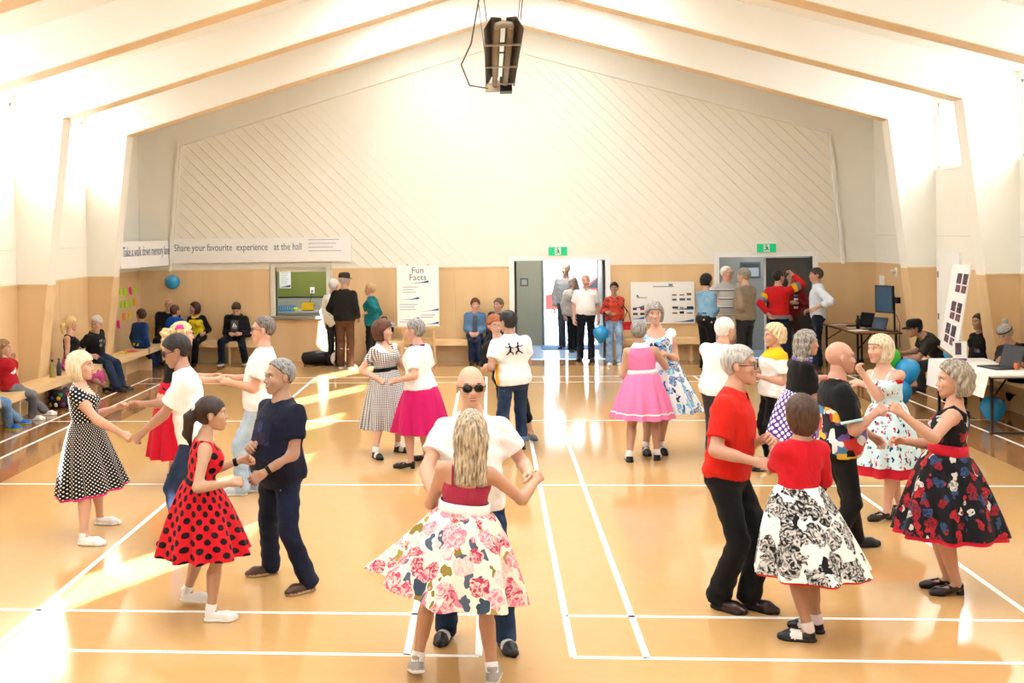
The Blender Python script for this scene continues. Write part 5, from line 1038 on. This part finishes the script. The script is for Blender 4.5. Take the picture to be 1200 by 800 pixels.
# display board on the wall
b = thing('display_board', (2.905, YB-.07, 1.12), 'wide white display board with small logos mounted over the bench', 'board'); MB().box(-.62, .62, 0, .03, -.41, .41).build('panel', WHITE, b)
MB().box(-.18, .22, -.004, 0, .31, .325).box(.12, .2, -.004, 0, .33, .37).build('title', plain('77808c'), b); MB().box(-.5, -.3, -.004, 0, .09, .115).build('print_line', GT, b); MB().prism([(-.5, -.004, .12), (-.45, -.004, .12), (-.5, -.004, .17)], (0, .003, 0)).build('logo', plain('2b2f3c'), b)
rnd = random.Random(4); lc = ['8a6a4c', '3c4a68', '556070', '9c3a34', '2f3442', '7a828c']
for r_ in range(4):
    for c_ in range(3): x = .19+c_*.14; z = .14-r_*.1-(.06 if r_ > 1 else 0); MB().box(x, x+rnd.uniform(.07, .12), -.004, 0, z, z+rnd.uniform(.02, .05)).build('logo', plain(rnd.choice(lc)), b)
    for c_ in range(2):
        if r_ > 1: x = -.58+c_*.14; z = .06-r_*.1; MB().box(x, x+rnd.uniform(.07, .11), -.004, 0, z, z+.045).build('logo', plain(rnd.choice(lc)), b)
for x, z, w in ((.19, -.14, .41), (.19, -.38, .41), (-.6, -.1, .24), (-.6, -.32, .24)): MB().prism([(x, -.004, z), (x+w, -.004, z), (x+w, -.004, z+.05), (x+w*.5, -.004, z+.015)], (0, .004, 0)).build('swoosh', BL, b)
# exit signs
def exit_sign(x, z, label):
    s = thing('exit_sign', (x, YB-.06, z), label, 'exit sign'); MB().box(-.2, .2, 0, .05, -.1, .12).build('housing', WHITE, s); t = NT('lit_green'); t.color(lin('0aa567')); t.b.inputs['Emission Color'].default_value = lin('0aa567'); t.b.inputs['Emission Strength'].default_value = .45; f = MB().box(-.185, .185, -.006, 0, -.095, .075).build('face', t.set(.4), s)
    MB().box(-.06, .06, -.009, -.006, -.085, .065).build('panel', plain('d8f0e4'), f); m = MB(); q = lambda a, b, r: m.bar((a[0], -.011, a[1]), (b[0], -.011, b[1]), r, .004, up=(0, 1, 0))
    q((0, .02), (.008, -.02), .03); q((.008, -.02), (.035, -.05), .016); q((.008, -.02), (-.02, -.045), .016); q((-.02, -.045), (-.05, -.05), .014); q((0, .015), (.035, -.005), .012); q((0, .018), (-.035, .005), .012); m.ellipsoid((-.004, -.011, .045), (.014, .004, .014), 10); m.build('running_figure', plain('0a8f58'), f)
exit_sign(.87, 2.17, 'green exit sign above the bright open doorway'); exit_sign(4.93, 2.18, 'green exit sign above the grey double door')
# kitchen hatch
hx = (HATCH[0]+HATCH[1])/2; w5 = structure(empty('window_21', (hx, YB, HATCH[2]))); hw = (HATCH[1]-HATCH[0])/2; hh_ = HATCH[3]-HATCH[2]; FRM = plain('d9d6c8', .5)
m = MB().box(-hw-.1, -hw, -.04, .2, -.02, hh_+.1).box(hw, hw+.1, -.04, .2, -.02, hh_+.1).box(-hw, hw, -.04, .2, hh_, hh_+.1); m.build('window_frame', FRM, w5); MB().box(-hw-.14, hw+.14, -.12, .2, -.06, 0).build('window_sill', plain('8f8c80', .4), w5); MB().box(-hw, hw, .05, .1, hh_-.09, hh_).build('shutter_box', plain('e9e7dd'), w5)
GRN = plain('7d8240', .6, .25, var=.03); k = MB().box(-6.2, -2.4, 18.2, 18.3, 0, 2.7).box(-6.2, -6.1, YB+.18, 18.2, 0, 2.7).box(-2.5, -2.4, YB+.18, 18.2, 0, 2.7); structure(k.build('wall_kitchen', GRN)); structure(MB().box(-6.2, -2.4, YB+.18, 18.3, 2.7, 2.8).build('ceiling_kitchen', WHITE)); structure(MB().box(-6.2, -2.4, YB+.18, 18.3, -.1, 0).build('floor_kitchen', plain('8c8478')))
c = thing('kitchen_counter', (-4.3, 17.9, 0), 'grey kitchen counter with a splashback seen through the hatch', 'counter'); MB().box(-1.75, 1.75, -.3, .3, .86, .9).build('worktop', plain('b9b7ad', .35), c)
for i in range(4): d_ = MB().box(-1.74+i*.87, -.88+i*.87, -.29, -.27, .1, .85).build('cabinet_door', plain('a9a79c', .4), c); MB().box(-1.0+i*.87-.1, -1.0+i*.87+.02, -.31, -.29, .76, .78).build('handle', plain('6f6f6c', .3, .5, 1), d_)
MB().box(-1.75, 1.75, -.27, .3, .0, .86).build('carcass', plain('8f8d84'), c); MB().box(-1.75, 1.75, .27, .298, .9, 1.16).build('splashback', plain('a4a498', .35), c); MB().box(-1.75, 1.75, .26, .298, 1.16, 1.19).build('ledge', plain('3a3a36'), c)
def toaster(): 
    s = thing('toaster', (onY(361, 355, 17.8)[0], 17.8, .9), 'rounded yellow toaster on the kitchen counter', 'toaster'); m = MB()
    for y in (-.08, .08): pass
    pr = [(-.13, .02), (-.13, .13), (-.11, .165), (-.07, .185), (.07, .185), (.11, .165), (.13, .13), (.13, .02)]; m.prism([(x, -.08, z) for x, z in pr], (0, .16, 0)); m.build('shell', plain('e2b012', .3, .5), s); MB().box(-.1, .1, -.03, -.012, .183, .188).box(-.1, .1, .012, .03, .183, .188).build('slot', DARK, s); MB().box(-.12, .12, -.07, .07, 0, .02).build('base', DARK, s); MB().box(.13, .15, -.02, .02, .1, .12).build('lever', DARK, s)
toaster()
s = thing('dish_rack', (onY(334, 355, 17.78)[0], 17.78, .9), 'bright blue dish rack on the kitchen counter', 'dish rack'); MB().box(-.22, .22, -.14, .14, 0, .02).build('tray', plain('1b7fb8'), s)
for i in range(9): MB().tube([(-.2+i*.05, -.12, .02), (-.2+i*.05, -.1, .11), (-.2+i*.05, .1, .11), (-.2+i*.05, .12, .02)], .008, 6).build('wire', plain('1b86c4'), s)
s = thing('rubber_glove', (onY(346, 355, 17.75)[0], 17.75, .9), 'pair of pale green gloves beside the dish rack', 'gloves'); MB().tube([(-.1, 0, .03), (0, 0, .04), (.06, .01, .035)], [.03, .04, .035], 10).build('palm', plain('cfd84a'), s, True)
for i in range(4): MB().tube([(.06, -.03+i*.02, .035), (.13, -.05+i*.03, .03)], [.012, .008], 8).build('finger', plain('cfd84a'), s, True)
s = thing('notice', onY(334, 327, 18.19), 'white notice pinned to the green kitchen wall', 'notice'); MB().box(-.13, .13, 0, .006, -.2, .2).build('paper', WHITE, s); MB().prism([(-.12, -.003, -.18), (.12, -.003, -.18), (.12, -.003, -.13)], (0, .003, 0)).build('swoosh', BL2, s)
for i in range(6): MB().box(-.08, .08-.02*(i % 3), -.002, 0, .13-i*.045, .14-i*.045).build('print_line', GT, s)
s = thing('power_socket', onY(366, 340, 18.19), 'white power socket with a plugged cord on the green wall', 'socket'); MB().box(-.05, .05, 0, .01, -.07, .07).build('plate', WHITE, s); MB().box(-.015, .015, -.03, 0, -.03, 0).build('plug', DARK, s); MB().tube([(0, -.02, -.02), (-.03, -.05, -.2), (-.1, -.15, -.4)], .006, 6).build('cord', DARK, s)
for nm, x, y, z, lab, en in (('kitchen', -4.3, 17.1, 2.66, 'added flat fill light panel under the kitchen ceiling', 22), ('lobby', .6, 17.4, 2.66, 'added flat fill light panel under the lobby ceiling', 34), ('lobby', 5.1, 16.9, 2.66, 'added flat fill light panel behind the double door', 9)):  # added fill lights, out of view, to brighten the kitchen and lobby
    s = thing('fill_panel', (x, y, z), lab, 'fill light'); MB().box(-.3, .3, -.3, .3, 0, .038).build('housing', WHITE, s); la = bpy.data.lights.new('fill_light', 'AREA'); la.size = .5; la.energy = en; lo_ = bpy.data.objects.new('fill_light', la); COL.objects.link(lo_); lo_.parent = s; lo_.location = (0, 0, -.01)
# radiant tube heater under the ridge
s = thing('tube_heater', (-.27, 9.3, 5.0), 'long dark radiant tube heater hanging from the ridge', 'heater'); HM_ = plain('857660', .5, .4, .2); HD = plain('43382c', .5, .4, .2); y0, y1 = -2.8, 2.8
for sg in (-1, 1):
    MB().tube([(sg*.085, y0+.1, 0), (sg*.085, y1, 0)], .042, 12).build('burner_tube', HM_, s, True); MB().prism([(sg*.14, y0, .09), (sg*.15, y0, .09), (sg*.235, y0, -.05), (sg*.225, y0, -.05)], (0, y1-y0-.2, 0)).build('reflector', HD, s); MB().prism([(sg*.03, y0+.05, .09), (sg*.14, y0+.05, .1), (sg*.14, y0+.05, .09), (sg*.03, y0+.05, .08)], (0, y1-y0-.4, 0)).build('reflector', HD, s)
MB().tube([(-.085, y0+.1, 0)]+[(.085*-math.cos(a), y0+.1-.085*math.sin(a), 0) for a in (.5, 1.05, 1.57, 2.1, 2.64)]+[(.085, y0+.1, 0)], .042, 12).build('return_bend', HM_, s, True)
for y in (-1.7, .25, 2.15): MB().box(-.24, .24, y-.025, y+.025, -.075, -.055).build('bracket', plain('a89c88', .4, .5, .5), s)
for y in (-2.6, -1.2, -.4): MB().box(-.1, .1, y-.015, y+.015, .03, .05).build('spacer', HD, s)
MB().box(.0, .2, y1-.15, y1+.25, -.12, .12).build('burner_box', plain('16161a', .4), s); MB().box(-.24, .02, y1, y1+.12, -.1, .08).build('end_plate', plain('c9bda6'), s)
for x, y in ((-.2, -2.6), (.2, -2.6), (-.2, 2.2), (.2, 2.2)): MB().tube([(x, y, .08), (x*1.8, y, 1.62-SL*abs(x*1.8))], .007, 6).build('chain', plain('4a4438'), s)
MB().tube([(-.2, y1, -.05), (-.5, y1-.2, -.02), (-.62, y1-.7, .25), (-.45, y1-1.2, .5), (-.3, y1-1.6, 1.2), (-.1, y1-1.7, 1.65)], .012, 8).build('cable', plain('5a5244'), s, True)
# balloons
def balloon(p, c, label, r=.13, group=None, tiltx=0):
    s = thing('balloon', p, label, 'balloon', group=group); t = plain(c, .12, .6); m = MB(); pf = [(.001, -r*1.22), (r*.28, -r*1.08), (r*.62, -r*.75), (r*.9, -r*.25), (r, .15*r), (r*.93, .55*r), (r*.7, .85*r), (r*.38, 1.03*r), (.001, 1.1*r)]; o = m.lathe(pf, n=20).build('skin', t, s, True); MB().lathe([(.002, -r*1.2), (.016, -r*1.3), (.02, -r*1.33)], n=8).build('knot', t, s, True); s.rotation_euler = (tiltx, .35 if tiltx else 0, 0); return s
balloon(onY(202, 331, 15.79), '1f9cd8', 'blue balloon taped high in the corner above the seated family', .15, tiltx=1.2); balloon((1.63, 15.3, .57), '2196d6', 'blue balloon hanging beside the bright doorway', .15)
balloon((5.16, 9.7, .70), '3fc22e', 'bright green balloon in the cluster beside the seated man in a cap', .14); balloon((5.36, 9.6, .53), '1d93d2', 'upper blue balloon in the cluster under the green one', .165); balloon((5.22, 9.55, .23), '1d93d2', 'blue balloon resting on the floor below the green balloon', .17); balloon((5.98, 8.35, .19), '1d93d2', 'blue balloon on the floor under the white table', .155); balloon((6.1, 9.95, .72), '2a9fd8', 'blue balloon tucked behind the leaning photo board', .12)
# tables
def table(label, x0, x1, y0, y1, topm, edge):
    s = thing('folding_table', ((x0+x1)/2, (y0+y1)/2, 0), label, 'table'); w, d = (x1-x0)/2, (y1-y0)/2; MB().box(-w, w, -d, d, .70, .73).build('tabletop', topm, s); MB().box(-w-.01, w+.01, -d-.01, d+.01, .695, .712).build('edging', edge, s)
    for y in (-d+.12, d-.12):
        for x in (-w+.06, w-.06): MB().box(x-.016, x+.016, y-.016, y+.016, .0, .7).build('leg', DARK, s)
        MB().box(-w+.03, w-.03, y-.02, y+.02, 0, .03).build('foot_bar', DARK, s); MB().tube([(-w+.06, y, .42), (0, y*.75, .69)], .012, 8).build('brace', DARK, s)
    return s
table('dark-edged folding table with computers against the side wall', 5.85, 6.62, 13.45, 15.55, plain('a8703c', .35), DARK); table('folding table under a white cloth beside the photo board', 5.58, 6.28, 7.45, 9.35, plain('e9e7e2'), DARK)
s = thing('tablecloth', (5.93, 8.4, .73), 'white paper cloth draped over the table edge', 'tablecloth'); MB().box(-.37, .36, -.96, .96, 0, .006).build('top_sheet', WHITE, s); MB().prism([(-.37, .2, .006), (-.375, .2, .006), (-.41, .2, -.36), (-.405, .2, -.36)], (0, .76, 0)).build('side_drop', WHITE, s); MB().prism([(-.37, -.96, .006), (-.375, -.96, .006), (-.405, -.86, -.28), (-.40, -.86, -.28)], (0, 1.2, 0)).build('side_drop', WHITE, s)
def laptop(x, y, z, rz, label, scr='1b2230', body='2c2d31', sz=1., group=None):
    s = thing('laptop', (x, y, z), label, 'laptop', rz); MB().box(-.18*sz, .18*sz, -.13*sz, .13*sz, 0, .018).build('base', plain(body, .4), s); MB().box(-.15*sz, .15*sz, -.05*sz, .1*sz, .018, .021).build('keyboard', plain('17181a'), s); m = MB().box(-.18*sz, .18*sz, 0, .012, 0, .25*sz).build('lid', plain(body, .4), s); m.location = (0, .13*sz, .015); m.rotation_euler = (rad(-18), 0, 0); MB().box(-.165*sz, .165*sz, -.002, 0, .015, .235*sz).build('screen', plain(scr, .2, .5), m); return s
laptop(5.98, 8.2, .737, rad(-80), 'dark laptop on the white tablecloth', body='33343a', sz=1.15); laptop(6.25, 14.6, .731, rad(-70), 'black open laptop at the far end of the computer table', body='1d1d20'); laptop(6.28, 13.85, .731, rad(-60), 'small laptop with a blue-grey screen in front of the monitor', scr='42566c', sz=.85)
s = thing('monitor', (6.45, 13.62, .73), 'black monitor raised on a pole stand', 'monitor', rad(-62)); MB().box(-.16, .16, -.1, .1, 0, .015).build('base', DARK, s); MB().tube([(.12, .02, .015), (.12, .02, .62)], .018, 10).build('pole', DARK, s); m = MB().box(-.24, .16, -.05, -.015, .32, .80).build('bezel', DARK, s); MB().box(-.215, .135, -.053, -.05, .345, .775).build('screen', plain('3d5a74', .15, .5), m); MB().tube([(.12, .02, .5), (.0, -.015, .55)], .02, 8).build('arm', DARK, s); MB().box(.1, .22, -.02, .06, .5, .6).build('camera_mount', DARK, s)
MB().tube([(.14, .04, .3), (.2, .06, .15), (.24, .0, -.1), (.3, -.05, -.25), (.22, -.1, -.32), (.18, 0, -.2), (.16, .03, .05)], .007, 6).build('cable', DARK, s)
s = thing('water_bottle', (6.1, 14.15, .731), 'black drinking bottle on the computer table', 'bottle'); MB().lathe([(.035, 0), (.037, .16), (.02, .2), (.02, .215)], n=14).build('flask', DARK, s, True); MB().lathe([(.023, .21), (.023, .24), (.0, .242)], n=12).build('lid', plain('3a3a3e'), s, True)
s = thing('cushion_bag', (6.42, 14.95, .731), 'lime green bag behind the black laptop', 'bag'); MB().ellipsoid((0, 0, .075), (.14, .1, .075), 14).build('pouch', plain('a4c83a', .7), s, True); MB().tube([(-.06, 0, .14), (0, 0, .2), (.06, 0, .14)], .008, 6).build('handle', plain('7fa02a'), s, True)
for i, (x, y, rz, lab) in enumerate(((6.0, 15.0, .2, 'loose stack of white papers at the far end of the computer table'), (6.12, 14.35, -.3, 'white paper sheets in front of the black laptop'), (5.98, 13.75, .5, 'white paper lying near the close end of the computer table'))):
    s = thing('paper_stack', (x, y, .731), lab, 'papers', rz)
    for k in range(3): q = MB().box(-.15, .15, -.105, .105, k*.004, k*.004+.003).build('sheet', WHITE, s); q.rotation_euler = (0, 0, .12*k)
s = thing('tumbler', (6.12, 7.98, .737), 'glass of orange drink on the white tablecloth', 'glass'); MB().lathe([(.03, 0), (.036, .1), (.033, .1), (.028, .006)], n=16).build('glass', GLASS, s, True); MB().lathe([(.027, .004), (.033, .085), (.0, .086)], n=16).build('drink', plain('c8541c', .2, .5), s, True)
# leaning photo board
q = [A(6.06, 9.78, 2.02), A(6.02, 9.08, 2.03), A(5.86, 9.22, .75), A(5.92, 9.92, .84)]; o_ = (q[2]+q[3])/2; s = thing('photo_board', o_, 'white leaning board with rows of small dark photographs', 'board')
nn = nrm(np.cross(q[1]-q[0], q[3]-q[0])); nn = nn if nn[0] < 0 else -nn; pn = MB().prism([x-o_ for x in q], -nn*.02).build('panel', WHITE, s)
def onb(u, v): return q[0]+(q[1]-q[0])*u+(q[3]-q[0])*v+((q[2]-q[3])-(q[1]-q[0]))*u*v-o_+nn*.004
for (v0, v1), uo in (((.10, .31), .30), ((.42, .62), .22), ((.68, .90), .10)):
    for u0, c_ in ((.12+uo, '5a4450'), (.46+uo, '463c4a')):
        for vv0, vv1, cc in ((v0, v0+(v1-v0)*.55, c_), (v0+(v1-v0)*.62, v1, '7c5a62')): MB().prism([onb(u0, vv0), onb(u0+.24, vv0), onb(u0+.22, vv1), onb(u0-.02, vv1)], nn*.004).build('photo', floral(cc, ['2c2430', 'b0a0a4', '7a3a44'], 30, .4), pn)
EZ = plain('8a6a44'); ft = A(6.2, 9.35, 0)-o_
for a_, b_ in ((q[1]*.3+q[2]*.3+q[0]*.2+q[3]*.2, A(5.9, 9.45, 0)), (q[1]*.2+q[2]*.2+q[0]*.3+q[3]*.3, A(5.95, 9.8, 0)), (q[0]*.4+q[1]*.1+q[2]*.2+q[3]*.3, A(6.25, 9.75, 0))): MB().tube([a_-o_-nn*.04, b_-o_], .016, 8).build('stand_leg', EZ, s)
MB().tube([q[3]-o_-nn*.01+nn*.03, q[2]-o_+nn*.02], .014, 8).build('ledge', EZ, s)
s = thing('roll_up_sign', (5.84, 9.02, 0), 'narrow purple and white sign standing below the photo board', 'sign'); MB().box(-.09, .09, 0, .01, .62, 1.0).build('panel', WHITE, s); MB().box(-.09, .09, -.003, 0, .62, .77).build('purple_block', plain('7a3f96'), s); MB().box(-.06, .02, -.003, 0, .82, .98).build('photo', plain('5a4450'), s); MB().box(-.012, .012, .01, .03, 0, .95).build('post', DARK, s); MB().box(-.1, .1, -.08, .1, 0, .015).build('base', DARK, s)
s = thing('cardboard_box', (6.1, 8.85, 0), 'brown cardboard box under the white table', 'box'); MB().box(-.16, .16, -.2, .2, 0, .4).build('carton', plain('a8865e', .8, .1), s); MB().prism([(-.16, -.2, .4), (-.16, .2, .4), (-.27, .2, .45), (-.27, -.2, .45)], (0, 0, .004)).build('flap', plain('b8966c', .8, .1), s)
s = thing('wall_notice', (XR-.016, 15.62, 1.42), 'narrow white notice on the plywood side wall by the computer table', 'notice'); MB().box(0, .008, -.14, .14, -.27, .2).build('paper', WHITE, s); MB().box(-.004, 0, -.03, .03, -.1, -.02).build('pointer', DARK, s)
s = thing('wall_notice', (XR-.016, 15.6, .98), 'small white sheet taped below the narrow notice', 'notice'); MB().box(0, .008, -.18, .18, -.07, .07).build('paper', WHITE, s); MB().box(-.004, 0, -.1, .1, -.01, .01).build('print_line', GT, s)
s = thing('wall_light', (XR-.016, 14.85, 1.72), 'small white fitting high on the plywood side wall', 'fitting'); MB().box(0, .016, -.06, .06, -.1, .08).build('plate', WHITE, s); MB().lathe([(.03, -.03), (.05, .0), (.03, .04)], (-.05, 0, 0), 12).build('shade', plain('f4e9c8'), s, True)
# sticky notes
rows = [(1.50, [('b4e02a', 14.68), ('b4e02a', 14.98), ('f01a8c', 15.29), ('b4e02a', 15.57)]), (1.27, [('b4e02a', 14.75), ('b4e02a', 15.02), ('b4e02a', 15.30), ('f6a81c', 15.55)]), (1.02, [('f58a1e', 14.85), ('f2c21c', 15.22)]), (.9, [('f01a8c', 14.52)])]
nmc = {'b4e02a': 'lime green', 'f01a8c': 'hot pink', 'f6a81c': 'amber', 'f58a1e': 'orange', 'f2c21c': 'yellow'}; row_n = ['top', 'middle', 'lower', 'lowest']
def sn_label(ri, c_, y):
    if c_ == 'b4e02a':
        k = [q[1] for q in rows[ri][1] if q[0] == c_].index(y)
        return '%s lime green sticky note from the pillar in the %s row on the side wall' % (('first', 'second', 'third')[k], row_n[ri])
    return '%s sticky note in the %s row on the side wall' % (nmc[c_], row_n[ri])
for ri, (z, ns) in enumerate(rows):
    for c_, y in ns:
        s = thing('sticky_note', (XL+.018, y, z+random.Random(int(y*100)).uniform(-.015, .015)), sn_label(ri, c_, y), 'sticky note', group='sticky notes on the side wall'); m = MB()
        m.prism([(0, -.075, .075), (0, .075, .075), (.004, .075, -.02), (.02, .07, -.075), (.02, -.07, -.075), (.004, -.075, -.02)], (.002, 0, 0)); m.build('paper', plain(c_, .7, .2), s); MB().box(.006, .008, -.04, .04, .0, .008).build('handwriting', plain('55603a'), s)
# small things on and under the benches
def bottle(p, cl, cb, label):
    s = thing('bottle', p, label, 'bottle'); MB().lathe([(.034, 0), (.037, .01), (.037, .15), (.03, .18), (.014, .21), (.013, .24)], n=16).build('flask', plain(cb, .2, .5), s, True); MB().lathe([(.0375, .03), (.0378, .03), (.0378, .12), (.0375, .12)], n=16).build('label_band', plain(cl, .5), s, True); MB().lathe([(.016, .24), (.016, .265), (.0, .267)], n=12).build('lid', plain('20242c'), s, True)
bottle((-7.14, 10.0, .45), 'c84a2c', '9c8a4a', 'brown bottle with a red label on the long bench'); bottle((-7.12, 10.22, .45), '6f7fb0', '26304e', 'dark blue bottle on the long bench')
s = thing('tote_bag', (-6.99, 10.0, 0), 'black bag filled with many coloured balls under the long bench', 'bag'); m = MB(); V_ = [(.17, .0), (.2, .06), (.2, .2), (.17, .27), (.15, .27)]; m.lathe(V_, n=18).build('sack', plain('2a2226', .6), s, True)
for i in range(26):
    a, z = i*2.4, .06+(i % 5)*.048; MB().ellipsoid((.185*math.cos(a), .185*math.sin(a), z), (.035, .035, .035), 8).build('ball', plain(['c8322e', '2a5cb0', 'e2b82a', 'd8d4cc', '7a2c6a', '2f8a5a'][i % 6], .5), s, True)
for i, (dx, dy, c_, r_, lab) in enumerate(((0, 0, 'f0c030', .3, 'yellow paper slip on the long bench'), (.08, .25, 'e84a8a', 1.0, 'pink paper slip on the long bench'), (-.05, .4, 'f58a1e', .1, 'orange paper slip on the long bench'), (.05, -.15, 'e9d24a', 1.4, 'pale yellow marker pen on the long bench'))):
    s = thing('paper_slip' if i < 3 else 'marker_pen', (-7.15+dx, 13.45+dy, .45), lab, 'paper' if i < 3 else 'pen', r_)
    if i < 3: MB().box(-.1, .1, -.05, .05, 0, .008).build('sheet', plain(c_, .7), s); MB().box(-.09, .09, -.045, .045, .008, .011).build('top_sheet', plain(c_, .7), s)
    else: MB().tube([(-.06, 0, .01), (.04, 0, .01)], .009, 8).build('barrel', plain(c_), s); MB().tube([(.04, 0, .01), (.075, 0, .01)], .01, 8).build('lid', plain('333333'), s)
s = thing('duffel_bag', (-3.87, 15.42, 0), 'black duffel bag lying on the floor beneath the kitchen hatch', 'bag', .15); MB().tube([(-.34, 0, .11), (-.3, 0, .12), (0, 0, .14), (.28, 0, .12), (.34, 0, .1)], [.04, .12, .14, .12, .04], 16).build('body', plain('17171a', .7), s, True); MB().tube([(-.15, -.11, .16), (-.1, -.15, .24), (.08, -.15, .24), (.14, -.11, .16)], .013, 8).build('handle', plain('26262a'), s, True); MB().tube([(-.3, 0, .24), (.3, 0, .24)], .008, 6).build('zip', plain('6a6a70', .3), s)
s = thing('scarf_bundle', (-3.52, 15.25, 0), 'pink and white cloth bundle beside the black duffel bag', 'cloth'); MB().ellipsoid((0, 0, .13), (.1, .1, .13), 12).build('roll', plain('e8e2e2', .8), s, True); MB().ellipsoid((.05, -.06, .19), (.06, .05, .05), 10).build('fold', plain('d88a98', .8), s, True)
s = thing('backpack', (-2.6, 15.72, .45), 'black backpack with white cloth on top resting on the bench by the poster', 'bag'); MB().ellipsoid((0, 0, .2), (.2, .14, .2), 16).build('body', plain('19191c', .7), s, True); MB().ellipsoid((.02, -.12, .14), (.13, .05, .1), 12).build('pocket', plain('232327', .7), s, True); MB().tube([(-.06, 0, .37), (-.03, 0, .45), (.05, 0, .45), (.07, 0, .37)], .012, 8).build('handle', plain('141416'), s, True); MB().ellipsoid((.12, -.05, .3), (.13, .1, .05), 12).build('white_cloth', plain('e6e4e8', .8), s, True)
# held things
M = PHM.hand[0]; c_ = (PHM.arm[0][2]+PHM.arm[1][2])/2+A(0, -.07, .03); s = thing('phone', c_, 'black phone held by the man in the black jacket', 'phone'); MB().box(-.036, .036, -.006, .006, -.07, .07).build('case', DARK, s); MB().box(-.032, .032, .006, .007, -.064, .064).build('screen', plain('3a4450', .15, .5), s); s.rotation_euler = (rad(50), 0, 0)
p_ = HB.T.pt(.0, -.23, .06); s = thing('handbag', p_-A(0, 0, .12), 'small red handbag hanging beside the woman in ripped jeans', 'handbag'); MB().prism([(-.1, -.04, -.06), (.1, -.04, -.06), (.09, -.04, .1), (-.09, -.04, .1)], (0, .08, 0)).build('pouch', plain('c8202c', .4), s); MB().prism([(-.092, -.045, .1), (.092, -.045, .1), (.06, -.045, .03), (-.06, -.045, .03)], (0, .006, 0)).build('flap', plain('a81622', .4), s)
sh_ = HB.arm[0][0]-(p_-A(0, 0, .12)); MB().tube([(-.08, 0, .1), sh_*.5+A(.05, -.06, .03), sh_+A(-.06, -.03, .07), sh_+A(-.03, .08, 0), sh_*.5+A(.1, .1, .0), (.08, 0, .1)], .008, 6).build('strap', plain('3a1a1c'), s)
c_ = PAPM.arm[1][2]+PAPM.arm[1][3]*.08; s = thing('booklet', c_, 'white papers held up by the man in the taupe sweater', 'papers', rad(40)); MB().box(-.1, .1, -.004, .004, -.12, .14).build('sheet', WHITE, s); MB().box(-.095, .105, -.007, -.004, -.115, .145).build('cover', plain('e9e8e4'), s)
# red car beyond the doorway
s = thing('car', (3.1, 27, 0), 'red parked car outside the bright doorway', 'car'); CP = plain('b03a34', .25, .6); m = MB(); pr = [(-2, .3), (-2, .7), (-1.6, .82), (-1.0, .86), (-.4, 1.32), (.8, 1.34), (1.4, .9), (2, .8), (2.05, .35)]; m.prism([(x, -.8, z) for x, z in pr], (0, 1.6, 0)); m.build('body', CP, s)
for x in (-1.25, 1.25):
    for y in (-.82, .82): MB().tube([(x, y-.08, .3), (x, y+.08, .3)], .3, 18).build('wheel', DARK, s, True)
MB().prism([(-.85, -.81, .9), (-.38, -.81, 1.26), (.75, -.81, 1.28), (1.2, -.81, .92)], (0, .01, 0)).build('side_window', plain('2a3238', .1, .6), s)
